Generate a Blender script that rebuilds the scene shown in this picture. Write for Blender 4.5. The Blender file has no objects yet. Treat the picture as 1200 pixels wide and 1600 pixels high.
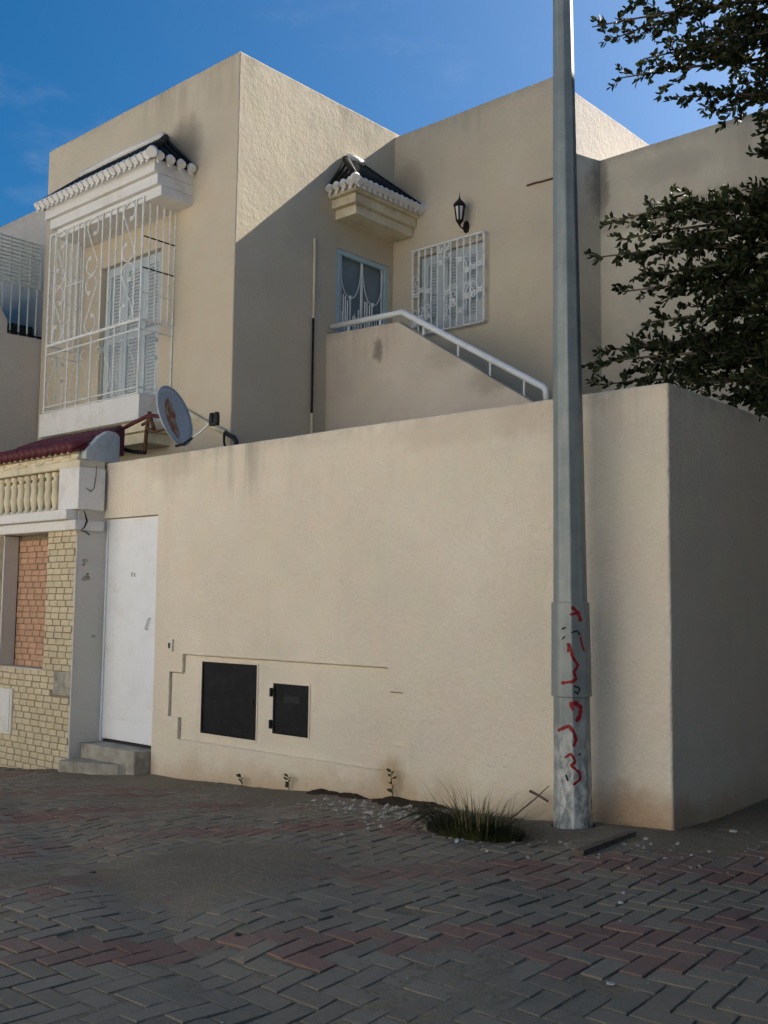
import bpy, bmesh, math, random
import numpy as np
from math import sin, cos, pi, radians, sqrt, atan2
from mathutils import Vector, Matrix, Quaternion

random.seed(7)
rng = np.random.default_rng(7)
scene = bpy.context.scene
COL = scene.collection

# ------------------------------------------------------------------ camera
YAW, PITCH, ROLL, FPX = 0.72934, 0.09038, 0.01215, 1612.0      # focal length in pixels of a 1200x1600 frame
EYE = Vector((0, 0, 1.40))
FWD = Vector((-sin(YAW) * cos(PITCH), cos(YAW) * cos(PITCH), sin(PITCH)))
_r = Vector((cos(YAW), sin(YAW), 0)); _u = _r.cross(FWD)
RIGHT = _r * cos(ROLL) + _u * sin(ROLL)
UP = _u * cos(ROLL) - _r * sin(ROLL)
cam_d = bpy.data.cameras.new('camera')
cam = bpy.data.objects.new('camera', cam_d); COL.objects.link(cam)
cam.matrix_world = Matrix(((RIGHT.x, UP.x, -FWD.x, EYE.x), (RIGHT.y, UP.y, -FWD.y, EYE.y), (RIGHT.z, UP.z, -FWD.z, EYE.z), (0, 0, 0, 1)))
cam_d.sensor_fit = 'VERTICAL'; cam_d.sensor_height = 24.0; cam_d.lens = 24.0 * FPX / 1600.0
cam_d.clip_start = 0.05; cam_d.clip_end = 2000
scene.camera = cam

def ray(px, py): return FWD + RIGHT * ((px - 600) / FPX) + UP * ((800 - py) / FPX)
def onY(px, py, y): d = ray(px, py); return EYE + d * (y / d.y)
def onX(px, py, x): d = ray(px, py); return EYE + d * (x / d.x)
def onZ(px, py, z): d = ray(px, py); return EYE + d * ((z - EYE.z) / d.z)
def proj(P):
    q = Vector(P) - EYE; w = q.dot(FWD)
    return (600 + FPX * q.dot(RIGHT) / w, 800 - FPX * q.dot(UP) / w, w)

# ------------------------------------------------------------------ sky and sun (late low sun behind the house, to the right)
SUN_AZ = radians(13.2)                     # from +Y towards +X
SUN_EL = math.atan(0.85 * cos(SUN_AZ))
SUN = Vector((sin(SUN_AZ) * cos(SUN_EL), cos(SUN_AZ) * cos(SUN_EL), sin(SUN_EL)))
world = bpy.data.worlds.new('World'); scene.world = world; world.use_nodes = True
nt = world.node_tree; nt.nodes.clear()
sky = nt.nodes.new('ShaderNodeTexSky'); sky.sky_type = 'NISHITA'; sky.sun_disc = False
sky.sun_elevation = SUN_EL; sky.sun_rotation = SUN_AZ
sky.altitude = 50; sky.air_density = 1.0; sky.dust_density = 3.2; sky.ozone_density = 9.0
bg = nt.nodes.new('ShaderNodeBackground'); bg.inputs[1].default_value = 0.05
wo = nt.nodes.new('ShaderNodeOutputWorld')
hs = nt.nodes.new('ShaderNodeHueSaturation'); hs.inputs['Saturation'].default_value = 1.30; hs.inputs['Hue'].default_value = 0.492
nt.links.new(sky.outputs[0], hs.inputs['Color'])
def wn(t, **kw):
    n = nt.nodes.new(t)
    for k, v in kw.items(): setattr(n, k, v)
    return n
tcw = wn('ShaderNodeTexCoord'); cl = wn('ShaderNodeTexNoise'); cl.inputs['Scale'].default_value = 5.0; cl.inputs['Detail'].default_value = 7; cl.inputs['Roughness'].default_value = 0.6
mpw = wn('ShaderNodeMapping'); mpw.inputs[3].default_value = (1, 1, 2.6); nt.links.new(tcw.outputs['Generated'], mpw.inputs[0]); nt.links.new(mpw.outputs[0], cl.inputs['Vector'])
mrw = wn('ShaderNodeMapRange', interpolation_type='SMOOTHSTEP'); mrw.inputs[1].default_value = 0.50; mrw.inputs[2].default_value = 0.85; mrw.inputs[4].default_value = 0.35; nt.links.new(cl.outputs[0], mrw.inputs[0])
mxw = wn('ShaderNodeMix', data_type='RGBA'); nt.links.new(mrw.outputs[0], mxw.inputs[0]); nt.links.new(hs.outputs[0], mxw.inputs[6]); mxw.inputs[7].default_value = (5.5, 5.9, 6.4, 1)
nt.links.new(mxw.outputs[2], bg.inputs[0]); nt.links.new(bg.outputs[0], wo.inputs[0])      # thin high cirrus, the same all over the sky
sun_d = bpy.data.lights.new('sun', 'SUN'); sun_d.energy = 4.8; sun_d.angle = radians(0.5); sun_d.color = (1.0, 0.93, 0.82)
sun_o = bpy.data.objects.new('sun', sun_d); COL.objects.link(sun_o)
sun_o.rotation_euler = SUN.to_track_quat('Z', 'Y').to_euler(); sun_o.location = (0, 0, 30)
scene.view_settings.view_transform = 'Standard'; scene.view_settings.look = 'None'
scene.view_settings.exposure = 1.24; scene.view_settings.gamma = 1.0; scene.view_settings.use_curve_mapping = False

# ------------------------------------------------------------------ material helpers
class NG:
    def __init__(s, name):
        s.m = bpy.data.materials.new(name); s.m.use_nodes = True
        s.t = s.m.node_tree; s.t.nodes.clear()
        s.out = s.t.nodes.new('ShaderNodeOutputMaterial'); s.b = s.t.nodes.new('ShaderNodeBsdfPrincipled')
        s.t.links.new(s.b.outputs[0], s.out.inputs[0])
        s.geo = s.t.nodes.new('ShaderNodeNewGeometry'); s.pos = s.geo.outputs['Position']
    def L(s, a, b): s.t.links.new(a, b)
    def setv(s, sock, v):
        if isinstance(v, bpy.types.NodeSocket): s.L(v, sock)
        elif isinstance(v, (tuple, list)) and len(v) == 3 and sock.type == 'RGBA': sock.default_value = (*v, 1)
        else: sock.default_value = v
    def scale(s, vec, sc, loc=(0, 0, 0)):
        n = s.t.nodes.new('ShaderNodeMapping'); s.L(vec, n.inputs[0]); n.inputs[3].default_value = sc; n.inputs[1].default_value = loc; return n.outputs[0]
    def noise(s, scale, detail=4, rough=0.55, vec=None, dist=0.0):
        n = s.t.nodes.new('ShaderNodeTexNoise'); s.L(vec or s.pos, n.inputs['Vector'])
        n.inputs['Scale'].default_value = scale; n.inputs['Detail'].default_value = detail; n.inputs['Roughness'].default_value = rough; n.inputs['Distortion'].default_value = dist
        return n.outputs[0]
    def voro(s, scale, feat='F1', vec=None):
        n = s.t.nodes.new('ShaderNodeTexVoronoi'); n.feature = feat; s.L(vec or s.pos, n.inputs['Vector']); n.inputs['Scale'].default_value = scale; return n.outputs[0]
    def ramp(s, v, stops):
        n = s.t.nodes.new('ShaderNodeValToRGB'); e = n.color_ramp.elements
        for i, (p, c) in enumerate(stops):
            x = e[i] if i < 2 else e.new(p)
            x.position = p; x.color = (*c, 1) if isinstance(c, tuple) else (c, c, c, 1)
        s.L(v, n.inputs[0]); return n.outputs[0]
    def mix(s, f, a, b, mode='MIX'):
        n = s.t.nodes.new('ShaderNodeMix'); n.data_type = 'RGBA'; n.blend_type = mode
        s.setv(n.inputs[0], f); s.setv(n.inputs[6], a); s.setv(n.inputs[7], b); return n.outputs[2]
    def math(s, op, a, b=0.0, clamp=False):
        n = s.t.nodes.new('ShaderNodeMath'); n.operation = op; n.use_clamp = clamp; s.setv(n.inputs[0], a); s.setv(n.inputs[1], b); return n.outputs[0]
    def smooth(s, v, lo, hi):
        n = s.t.nodes.new('ShaderNodeMapRange'); n.interpolation_type = 'SMOOTHSTEP'; s.L(v, n.inputs[0]); n.inputs[1].default_value = lo; n.inputs[2].default_value = hi; return n.outputs[0]
    def xyz(s):
        n = s.t.nodes.new('ShaderNodeSeparateXYZ'); s.L(s.pos, n.inputs[0]); return n.outputs
    def bump(s, h, strength, dist=0.01, prev=None):
        n = s.t.nodes.new('ShaderNodeBump'); n.inputs['Strength'].default_value = strength; n.inputs['Distance'].default_value = dist; s.L(h, n.inputs['Height'])
        if prev: s.L(prev, n.inputs['Normal'])
        return n.outputs[0]
    def fin(s, col, rough=0.8, normal=None, metal=0.0, spec=0.3):
        s.setv(s.b.inputs['Base Color'], col); s.setv(s.b.inputs['Roughness'], rough); s.setv(s.b.inputs['Metallic'], metal)
        s.b.inputs['Specular IOR Level'].default_value = spec
        if normal: s.L(normal, s.b.inputs['Normal'])
        return s.m

def plaster(name, base, top_z=None, soil=False, var=0.10, stain=0.5, grain=0.5, spots=()):
    """sprayed render: grain relief, blotches, rain streaks under the coping, soil splash at the foot"""
    g = NG(name); x, y, z = g.xyz()
    big = g.noise(0.7, 5, 0.6); mid = g.noise(4.0, 5, 0.6)
    dark = tuple(c * (1 - 2.2 * var) for c in base); lite = tuple(min(1, c * (1 + var)) for c in base)
    col = g.mix(g.ramp(big, [(0.3, 0.0), (0.7, 1.0)]), dark, lite)
    warm = (base[0] * 1.02, base[1] * 0.925, base[2] * 0.88)
    col = g.mix(g.math('MULTIPLY', g.ramp(mid, [(0.42, 0.0), (0.68, 1.0)]), 0.45), col, warm)
    col = g.mix(g.math('MULTIPLY', g.ramp(g.noise(1.7, 4, 0.6, g.scale(g.pos, (1, 1, 1), (7, 3, 5))), [(0.45, 0.0), (0.65, 1.0)]), 0.4), col, (base[0] * 0.95, base[1] * 0.99, base[2] * 0.90))
    st = g.noise(1.0, 5, 0.65, g.scale(g.pos, (5.5, 5.5, 0.55)))
    if top_z is not None:
        near = g.math('MULTIPLY', g.smooth(z, top_z - 0.75, top_z + 0.05), g.ramp(g.noise(0.9, 3, 0.5), [(0.45, 0.0), (0.68, 1.0)]))
        m = g.math('MULTIPLY', g.math('MULTIPLY', g.ramp(st, [(0.44, 0.0), (0.66, 1.0)]), near), stain)
        col = g.mix(m, col, (0.13, 0.115, 0.09))
        edge = g.math('MULTIPLY', g.smooth(z, top_z - 0.16, top_z - 0.01), g.ramp(g.noise(6, 4), [(0.35, 0.0), (0.65, 1.0)]))
        col = g.mix(g.math('MULTIPLY', edge, 0.55 * stain), col, (0.16, 0.13, 0.095))
    streak = g.math('MULTIPLY', g.math('MULTIPLY', g.ramp(st, [(0.56, 0.0), (0.75, 1.0)]), g.ramp(g.noise(0.6, 3, 0.5), [(0.48, 0.0), (0.7, 1.0)])), 0.22)
    col = g.mix(streak, col, (0.25, 0.2, 0.145))
    if soil:
        gz = g.math('ADD', g.math('MULTIPLY', x, 0.053), 0.233)          # the pavement rises to the right
        h = g.math('SUBTRACT', z, gz)
        hh = g.math('ADD', h, g.math('MULTIPLY', g.math('SUBTRACT', g.noise(2.6, 5, 0.65), 0.5), 0.55))
        foot = g.math('SUBTRACT', 1.0, g.smooth(hh, -0.10, 0.26), True)
        foot = g.math('MULTIPLY', foot, g.ramp(g.noise(1.3, 4, 0.6), [(0.3, 0.35), (0.6, 1.0)]))
        col = g.mix(g.math('MULTIPLY', foot, 0.85), col, (0.46, 0.285, 0.115))
        wet = g.math('SUBTRACT', 1.0, g.smooth(hh, -0.22, -0.03), True)
        col = g.mix(g.math('MULTIPLY', wet, 0.75), col, (0.13, 0.085, 0.045))
    for (sx, sy, sz, rx, rz, sc) in spots:                                # individual water marks / soot blotches
        dx = g.math('DIVIDE', g.math('SUBTRACT', g.math('ADD', x, g.math('MULTIPLY', g.math('SUBTRACT', g.noise(9, 4), .5), .12)), sx), rx)
        dz = g.math('DIVIDE', g.math('SUBTRACT', g.math('ADD', z, g.math('MULTIPLY', g.math('SUBTRACT', g.noise(7, 4), .5), .25)), sz), rz)
        dy = g.math('DIVIDE', g.math('SUBTRACT', y, sy), 0.5)
        r = g.math('ADD', g.math('ADD', g.math('MULTIPLY', dx, dx), g.math('MULTIPLY', dz, dz)), g.math('MULTIPLY', dy, dy))
        col = g.mix(g.math('MULTIPLY', g.math('SUBTRACT', 1.0, g.smooth(r, 0.0, 1.25), True), 0.62), col, sc)
    col = g.mix(g.math('MULTIPLY', g.ramp(g.noise(60, 4, 0.7), [(0.38, 0.0), (0.62, 1.0)]), 0.16 * grain), col, tuple(c * 0.62 for c in base))
    n1 = g.bump(g.noise(48, 3, 0.65), 0.8 * grain, 0.016)
    n2 = g.bump(g.noise(15, 4, 0.6), 0.6 * grain, 0.026, n1)
    n3 = g.bump(g.noise(1.6, 2), 0.25, 0.05, n2)
    return g.fin(col, 0.93, n3, spec=0.15)

def simple(name, base, rough=0.6, var=0.12, scale=8, bump=0.15, metal=0.0, spec=0.35, dirt=None, dirt_amt=0.5, dscale=3.0):
    g = NG(name)
    n = g.noise(scale, 5, 0.6)
    col = g.mix(g.ramp(n, [(0.3, 0.0), (0.7, 1.0)]), tuple(c * (1 - var) for c in base), tuple(min(1, c * (1 + var)) for c in base))
    if dirt:
        m = g.math('MULTIPLY', g.ramp(g.noise(dscale, 6, 0.7), [(0.48, 0.0), (0.66, 1.0)]), dirt_amt)
        col = g.mix(m, col, dirt)
    return g.fin(col, g.math('ADD', rough - 0.08, g.math('MULTIPLY', n, 0.16)), g.bump(g.noise(scale * 6, 3), bump, 0.005) if bump else None, metal, spec)

def pieces_mat(name, base, dirt, var=0.35, rough=0.85, dirt_amt=0.6, dscale=1.6):
    """pavers / bricks: every piece has its own tone through the 'tone' attribute of its mesh"""
    g = NG(name)
    a = g.t.nodes.new('ShaderNodeAttribute'); a.attribute_name = 'tone'
    oi = g.t.nodes.new('ShaderNodeObjectInfo')
    tone = g.math('FRACT', g.math('ADD', a.outputs['Fac'], oi.outputs['Random']))
    col = g.mix(tone, tuple(c * (1 - var) for c in base), tuple(c * (1 + var) for c in base))
    col = g.mix(g.math('MULTIPLY', g.ramp(g.noise(38, 5, 0.7), [(0.35, 0.0), (0.75, 1.0)]), 0.5), col, tuple(c * 0.5 for c in base))
    col = g.mix(g.math('MULTIPLY', g.ramp(g.noise(150, 3, 0.7), [(0.45, 0.0), (0.65, 1.0)]), 0.35), col, tuple(min(1, c * 1.5) for c in base))
    m = g.ramp(g.noise(dscale, 7, 0.68, None, 0.4), [(0.40, 0.0), (0.62, 1.0)])
    col = g.mix(g.math('MULTIPLY', m, dirt_amt), col, dirt)
    nb = g.bump(g.noise(120, 3, 0.7), 0.5, 0.004, g.bump(g.noise(22, 4, 0.6), 0.45, 0.008))
    return g.fin(col, rough, nb, spec=0.2)

Y_FRONT = 5.842
BEIGE = (0.60, 0.525, 0.40)
M = {}
M['wall'] = plaster('boundary_plaster', (0.83, 0.745, 0.605), 2.80, soil=True, var=0.07, stain=0.42, grain=0.85, spots=[(-3.15, Y_FRONT, 0.14, 0.42, 0.20, (0.40, 0.20, 0.07)), (-5.12, Y_FRONT, 0.16, 0.16, 0.16, (0.46, 0.30, 0.14)), (-4.6, Y_FRONT, 2.68, 0.7, 0.16, (0.66, 0.56, 0.43)), (-3.9, Y_FRONT, 2.72, 0.35, 0.2, (0.60, 0.50, 0.38)), (-7.9, Y_FRONT, 2.70, 0.5, 0.16, (0.66, 0.57, 0.44))])
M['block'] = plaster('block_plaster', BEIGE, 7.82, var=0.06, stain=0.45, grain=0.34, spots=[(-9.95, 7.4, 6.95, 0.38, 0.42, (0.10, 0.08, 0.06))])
M['mid'] = plaster('middle_plaster', BEIGE, 7.75, var=0.08, stain=0.5, spots=[(-8.7, 10.14, 7.0, 0.3, 0.4, (0.34, 0.28, 0.21))])
M['wing'] = plaster('wing_plaster', (0.60, 0.55, 0.445), 6.90, var=0.14, stain=0.75, spots=[(-6.19, 10.87, 6.53, 0.11, 0.42, (0.10, 0.09, 0.075)), (-5.0, 10.87, 6.0, 1.3, 0.16, (0.27, 0.22, 0.165)), (-5.3, 10.87, 6.55, 0.6, 0.2, (0.46, 0.41, 0.33))])
M['stair'] = plaster('stair_plaster', (0.60, 0.525, 0.43), 4.75, var=0.10, stain=0.55, spots=[(-8.08, 8.9, 4.42, 0.09, 0.16, (0.09, 0.075, 0.055)), (-6.35, 8.9, 3.85, 0.42, 0.20, (0.33, 0.28, 0.21)), (-7.05, 8.9, 4.2, 0.35, 0.2, (0.42, 0.36, 0.28))])
M['pale'] = plaster('pale_render', (0.62, 0.60, 0.55), 2.75, var=0.07, stain=0.4, grain=0.3)
M['mid_sunlit'] = plaster('middle_sunlit_plaster', (0.68, 0.62, 0.56), 7.75, var=0.05, stain=0.25)  # paler copy of the middle plaster: stronger sun on that side put into the colour
M['nhouse'] = plaster('neighbour_plaster', (0.52, 0.495, 0.455), 7.11, var=0.08, stain=0.6)
M['white_plaster'] = simple('white_plaster', (0.76, 0.75, 0.72), 0.85, 0.05, 3, 0.2, dirt=(0.4, 0.36, 0.29), dirt_amt=0.4)
M['cream'] = simple('cream_stone', (0.70, 0.63, 0.45), 0.85, 0.08, 4, 0.25, dirt=(0.33, 0.28, 0.19), dirt_amt=0.45)
M['concrete'] = simple('concrete', (0.36, 0.34, 0.285), 0.9, 0.25, 6, 0.6, dirt=(0.17, 0.155, 0.115), dirt_amt=0.7, dscale=7)
M['door'] = simple('white_door_paint', (0.84, 0.86, 0.88), 0.42, 0.02, 2, 0.03, spec=0.45, dirt=(0.6, 0.57, 0.52), dirt_amt=0.25, dscale=4)
M['iron_white'] = simple('white_iron_paint', (0.80, 0.83, 0.81), 0.5, 0.08, 20, 0.1, dirt=(0.42, 0.36, 0.26), dirt_amt=0.4, dscale=14)
M['shutter'] = simple('shutter_paint', (0.50, 0.555, 0.57), 0.55, 0.05, 5, 0.05, dirt=(0.45, 0.44, 0.42), dirt_amt=0.3)
M['bluegrille'] = simple('pale_blue_paint', (0.42, 0.56, 0.60), 0.5, 0.08, 12, 0.1)
M['railpipe'] = simple('rail_paint', (0.70, 0.73, 0.73), 0.4, 0.05, 10, 0.05, dirt=(0.5, 0.48, 0.44), dirt_amt=0.3)
M['blackmetal'] = simple('black_metal', (0.009, 0.009, 0.010), 0.6, 0.3, 9, 0.12, spec=0.2, dirt=(0.022, 0.023, 0.025), dirt_amt=0.5, dscale=9)
M['dark'] = simple('dark_interior', (0.03, 0.03, 0.032), 0.7, 0.2, 5, 0)
M['rust'] = simple('rusty_steel', (0.10, 0.045, 0.022), 0.85, 0.4, 30, 0.5, dirt=(0.02, 0.016, 0.014), dirt_amt=0.7, dscale=18)
M['oxide'] = simple('oxide_red_paint', (0.09, 0.018, 0.016), 0.6, 0.25, 20, 0.2, dirt=(0.02, 0.012, 0.01), dirt_amt=0.6, dscale=9)
M['tile'] = simple('dark_glazed_tile', (0.011, 0.012, 0.010), 0.65, 0.4, 12, 0.3, spec=0.15, dirt=(0.035, 0.03, 0.022), dirt_amt=0.5, dscale=7)
M['redtile'] = simple('maroon_tile', (0.12, 0.02, 0.026), 0.5, 0.35, 10, 0.3, dirt=(0.05, 0.025, 0.02), dirt_amt=0.7, dscale=5)
M['brick'] = pieces_mat('yellow_brick', (0.66, 0.575, 0.40), (0.50, 0.40, 0.24), 0.09, 0.85, 0.35, 2.5)
M['pinkbrick'] = pieces_mat('pink_brick', (0.56, 0.34, 0.225), (0.46, 0.29, 0.19), 0.12, 0.85, 0.4, 2.5)
M['mortar'] = simple('mortar', (0.25, 0.20, 0.13), 0.95, 0.25, 14, 0.6)
M['glass'] = simple('window_glass', (0.045, 0.06, 0.07), 0.3, 0.1, 3, 0, spec=0.25)
M['frosted'] = simple('frosted_glass', (0.20, 0.26, 0.285), 0.35, 0.1, 3, 0, spec=0.3)
M['plastic'] = simple('white_plastic', (0.72, 0.70, 0.62), 0.5, 0.03, 5, 0)
M['rubber'] = simple('black_rubber', (0.015, 0.015, 0.016), 0.6, 0.2, 20, 0.1)
M['wood'] = simple('weathered_wood', (0.13, 0.10, 0.075), 0.9, 0.35, 25, 0.5)
M['paper'] = simple('pale_litter', (0.46, 0.45, 0.42), 0.8, 0.1, 20, 0.1)
M['redpaint'] = simple('red_marker_paint', (0.26, 0.012, 0.016), 0.6, 0.25, 40, 0.1)
M['blackpaint'] = simple('black_marker_paint', (0.02, 0.02, 0.025), 0.6, 0.25, 40, 0.1)

def pole_mat():
    g = NG('pole_paint'); x, y, z = g.xyz()
    n = g.noise(6, 6, 0.65)
    col = g.mix(g.ramp(n, [(0.3, 0.0), (0.7, 1.0)]), (0.165, 0.20, 0.20), (0.255, 0.285, 0.278))
    st = g.noise(1.0, 5, 0.6, g.scale(g.pos, (40, 40, 1.6)))
    col = g.mix(g.math('MULTIPLY', g.ramp(st, [(0.5, 0.0), (0.75, 1.0)]), 0.4), col, (0.36, 0.38, 0.37))
    low = g.math('SUBTRACT', 1.0, g.smooth(g.math('ADD', z, g.math('MULTIPLY', g.noise(9, 4), 0.5)), 0.55, 1.15), True)
    wear = g.math('MULTIPLY', low, g.ramp(g.noise(24, 6, 0.7, g.scale(g.pos, (1, 1, 0.5))), [(0.40, 0.0), (0.58, 1.0)]))
    col = g.mix(wear, col, (0.60, 0.61, 0.58))
    chip = g.math('MULTIPLY', g.math('SUBTRACT', 1.0, g.smooth(z, 0.3, 0.9), True), g.ramp(g.noise(34, 4, 0.7), [(0.62, 0.0), (0.68, 1.0)]))
    col = g.mix(chip, col, (0.11, 0.10, 0.09))
    return g.fin(col, 0.42, g.bump(g.noise(30, 5, 0.7), 0.35, 0.004), 0.15, 0.45)
M['pole'] = pole_mat()

def dish_mat():
    g = NG('dish_enamel')
    tc = g.t.nodes.new('ShaderNodeTexCoord'); o = tc.outputs['Object']
    sp = g.t.nodes.new('ShaderNodeSeparateXYZ'); g.L(o, sp.inputs[0])
    wob = g.math('MULTIPLY', g.math('SUBTRACT', g.noise(9, 5, 0.7, o), 0.5), 0.16)
    dx = g.math('DIVIDE', g.math('ADD', g.math('ADD', sp.outputs[0], 0.02), wob), 0.10)
    dy = g.math('DIVIDE', g.math('ADD', g.math('ADD', sp.outputs[1], 0.03), wob), 0.23)
    r = g.math('ADD', g.math('MULTIPLY', dx, dx), g.math('MULTIPLY', dy, dy))
    rust = g.math('SUBTRACT', 1.0, g.smooth(r, 0.75, 1.1), True)
    col = g.mix(rust, (0.45, 0.475, 0.48), g.mix(g.ramp(g.noise(12, 4, 0.6, o), [(0.45, 0.0), (0.6, 1.0)]), (0.30, 0.085, 0.03), (0.42, 0.34, 0.22)))
    return g.fin(col, 0.55, g.bump(g.noise(40, 3), 0.1, 0.003))
M['dish'] = dish_mat()

def soil_mat(name, a, b, c, moss=None):
    g = NG(name)
    col = g.mix(g.ramp(g.noise(1.1, 6, 0.65), [(0.35, 0.0), (0.65, 1.0)]), a, b)
    col = g.mix(g.ramp(g.noise(45, 5, 0.75), [(0.46, 0.0), (0.66, 1.0)]), col, c)
    col = g.mix(g.math('MULTIPLY', g.ramp(g.noise(90, 4, 0.7), [(0.5, 0.0), (0.62, 1.0)]), 0.55), col, tuple(q * 0.45 for q in a))
    if moss: col = g.mix(g.math('MULTIPLY', g.ramp(g.noise(2.3, 5, 0.7), [(0.55, 0.0), (0.68, 1.0)]), 0.6), col, moss)
    return g.fin(col, 0.95, g.bump(g.noise(160, 3, 0.7), 0.8, 0.006, g.bump(g.noise(18, 5, 0.7), 0.7, 0.015)), spec=0.1)
M['bed'] = soil_mat('joint_dirt', (0.17, 0.145, 0.105), (0.27, 0.23, 0.165), (0.33, 0.27, 0.19), (0.27, 0.21, 0.10))
M['dark_soil'] = soil_mat('dark_soil', (0.035, 0.026, 0.018), (0.06, 0.045, 0.03), (0.10, 0.075, 0.05))
M['street'] = soil_mat('dusty_street', (0.40, 0.345, 0.27), (0.46, 0.40, 0.315), (0.33, 0.29, 0.23))
M['paver'] = pieces_mat('grey_paver', (0.222, 0.195, 0.148), (0.255, 0.212, 0.150), 0.18, 0.9, 0.7, 1.3)
M['redpaver'] = pieces_mat('red_paver', (0.24, 0.145, 0.110), (0.24, 0.195, 0.15), 0.13, 0.9, 0.6, 1.1)

def leaf_mat(name, a, b, trans=0.25):
    g = NG(name)
    at = g.t.nodes.new('ShaderNodeAttribute'); at.attribute_name = 'tone'
    col = g.mix(at.outputs['Fac'], a, b)
    g.fin(col, 0.6, spec=0.15)
    tr = g.t.nodes.new('ShaderNodeBsdfTranslucent'); g.L(col, tr.inputs[0])
    mx = g.t.nodes.new('ShaderNodeMixShader'); mx.inputs[0].default_value = trans
    g.L(g.b.outputs[0], mx.inputs[1]); g.L(tr.outputs[0], mx.inputs[2]); g.L(mx.outputs[0], g.out.inputs[0])
    return g.m
M['leaf'] = leaf_mat('tree_leaf', (0.010, 0.018, 0.007), (0.052, 0.066, 0.024), 0.14)
M['grass'] = leaf_mat('grass_blade', (0.030, 0.042, 0.014), (0.085, 0.09, 0.032), 0.25)
M['straw'] = leaf_mat('dry_straw', (0.13, 0.11, 0.05), (0.26, 0.22, 0.11), 0.25)
M['core'] = leaf_mat('dark_blade', (0.012, 0.015, 0.006), (0.03, 0.034, 0.013), 0.1)
M['weed'] = leaf_mat('weed_leaf', (0.05, 0.06, 0.02), (0.10, 0.09, 0.04), 0.2)
M['bark'] = simple('bark', (0.11, 0.085, 0.06), 0.95, 0.35, 20, 0.8)

# ------------------------------------------------------------------ object helpers
def tag(o, label=None, cat=None, group=None, kind=None):
    if label: o['label'] = label
    if cat: o['category'] = cat
    if group: o['group'] = group
    if kind: o['kind'] = kind
    return o
def empty(name, loc, label=None, cat=None, group=None, kind=None, parent=None):
    o = bpy.data.objects.new(name, None); o.empty_display_size = 0.1; COL.objects.link(o)
    o.location = loc
    if parent: attach(o, parent)
    return tag(o, label, cat, group, kind)
def attach(o, parent):
    o.parent = parent
    o.matrix_parent_inverse = parent.matrix_basis.inverted()      # so that basis = world, one or two levels down
def mesh_obj(name, me, mat, parent=None, loc=None, rot=None):
    if mat and not me.materials:
        for mm in (mat if isinstance(mat, list) else [mat]): me.materials.append(M[mm] if isinstance(mm, str) else mm)
    o = bpy.data.objects.new(name, me); COL.objects.link(o)
    if loc is not None: o.location = loc
    if rot is not None: o.rotation_euler = rot
    if parent: attach(o, parent)
    return o
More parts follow.
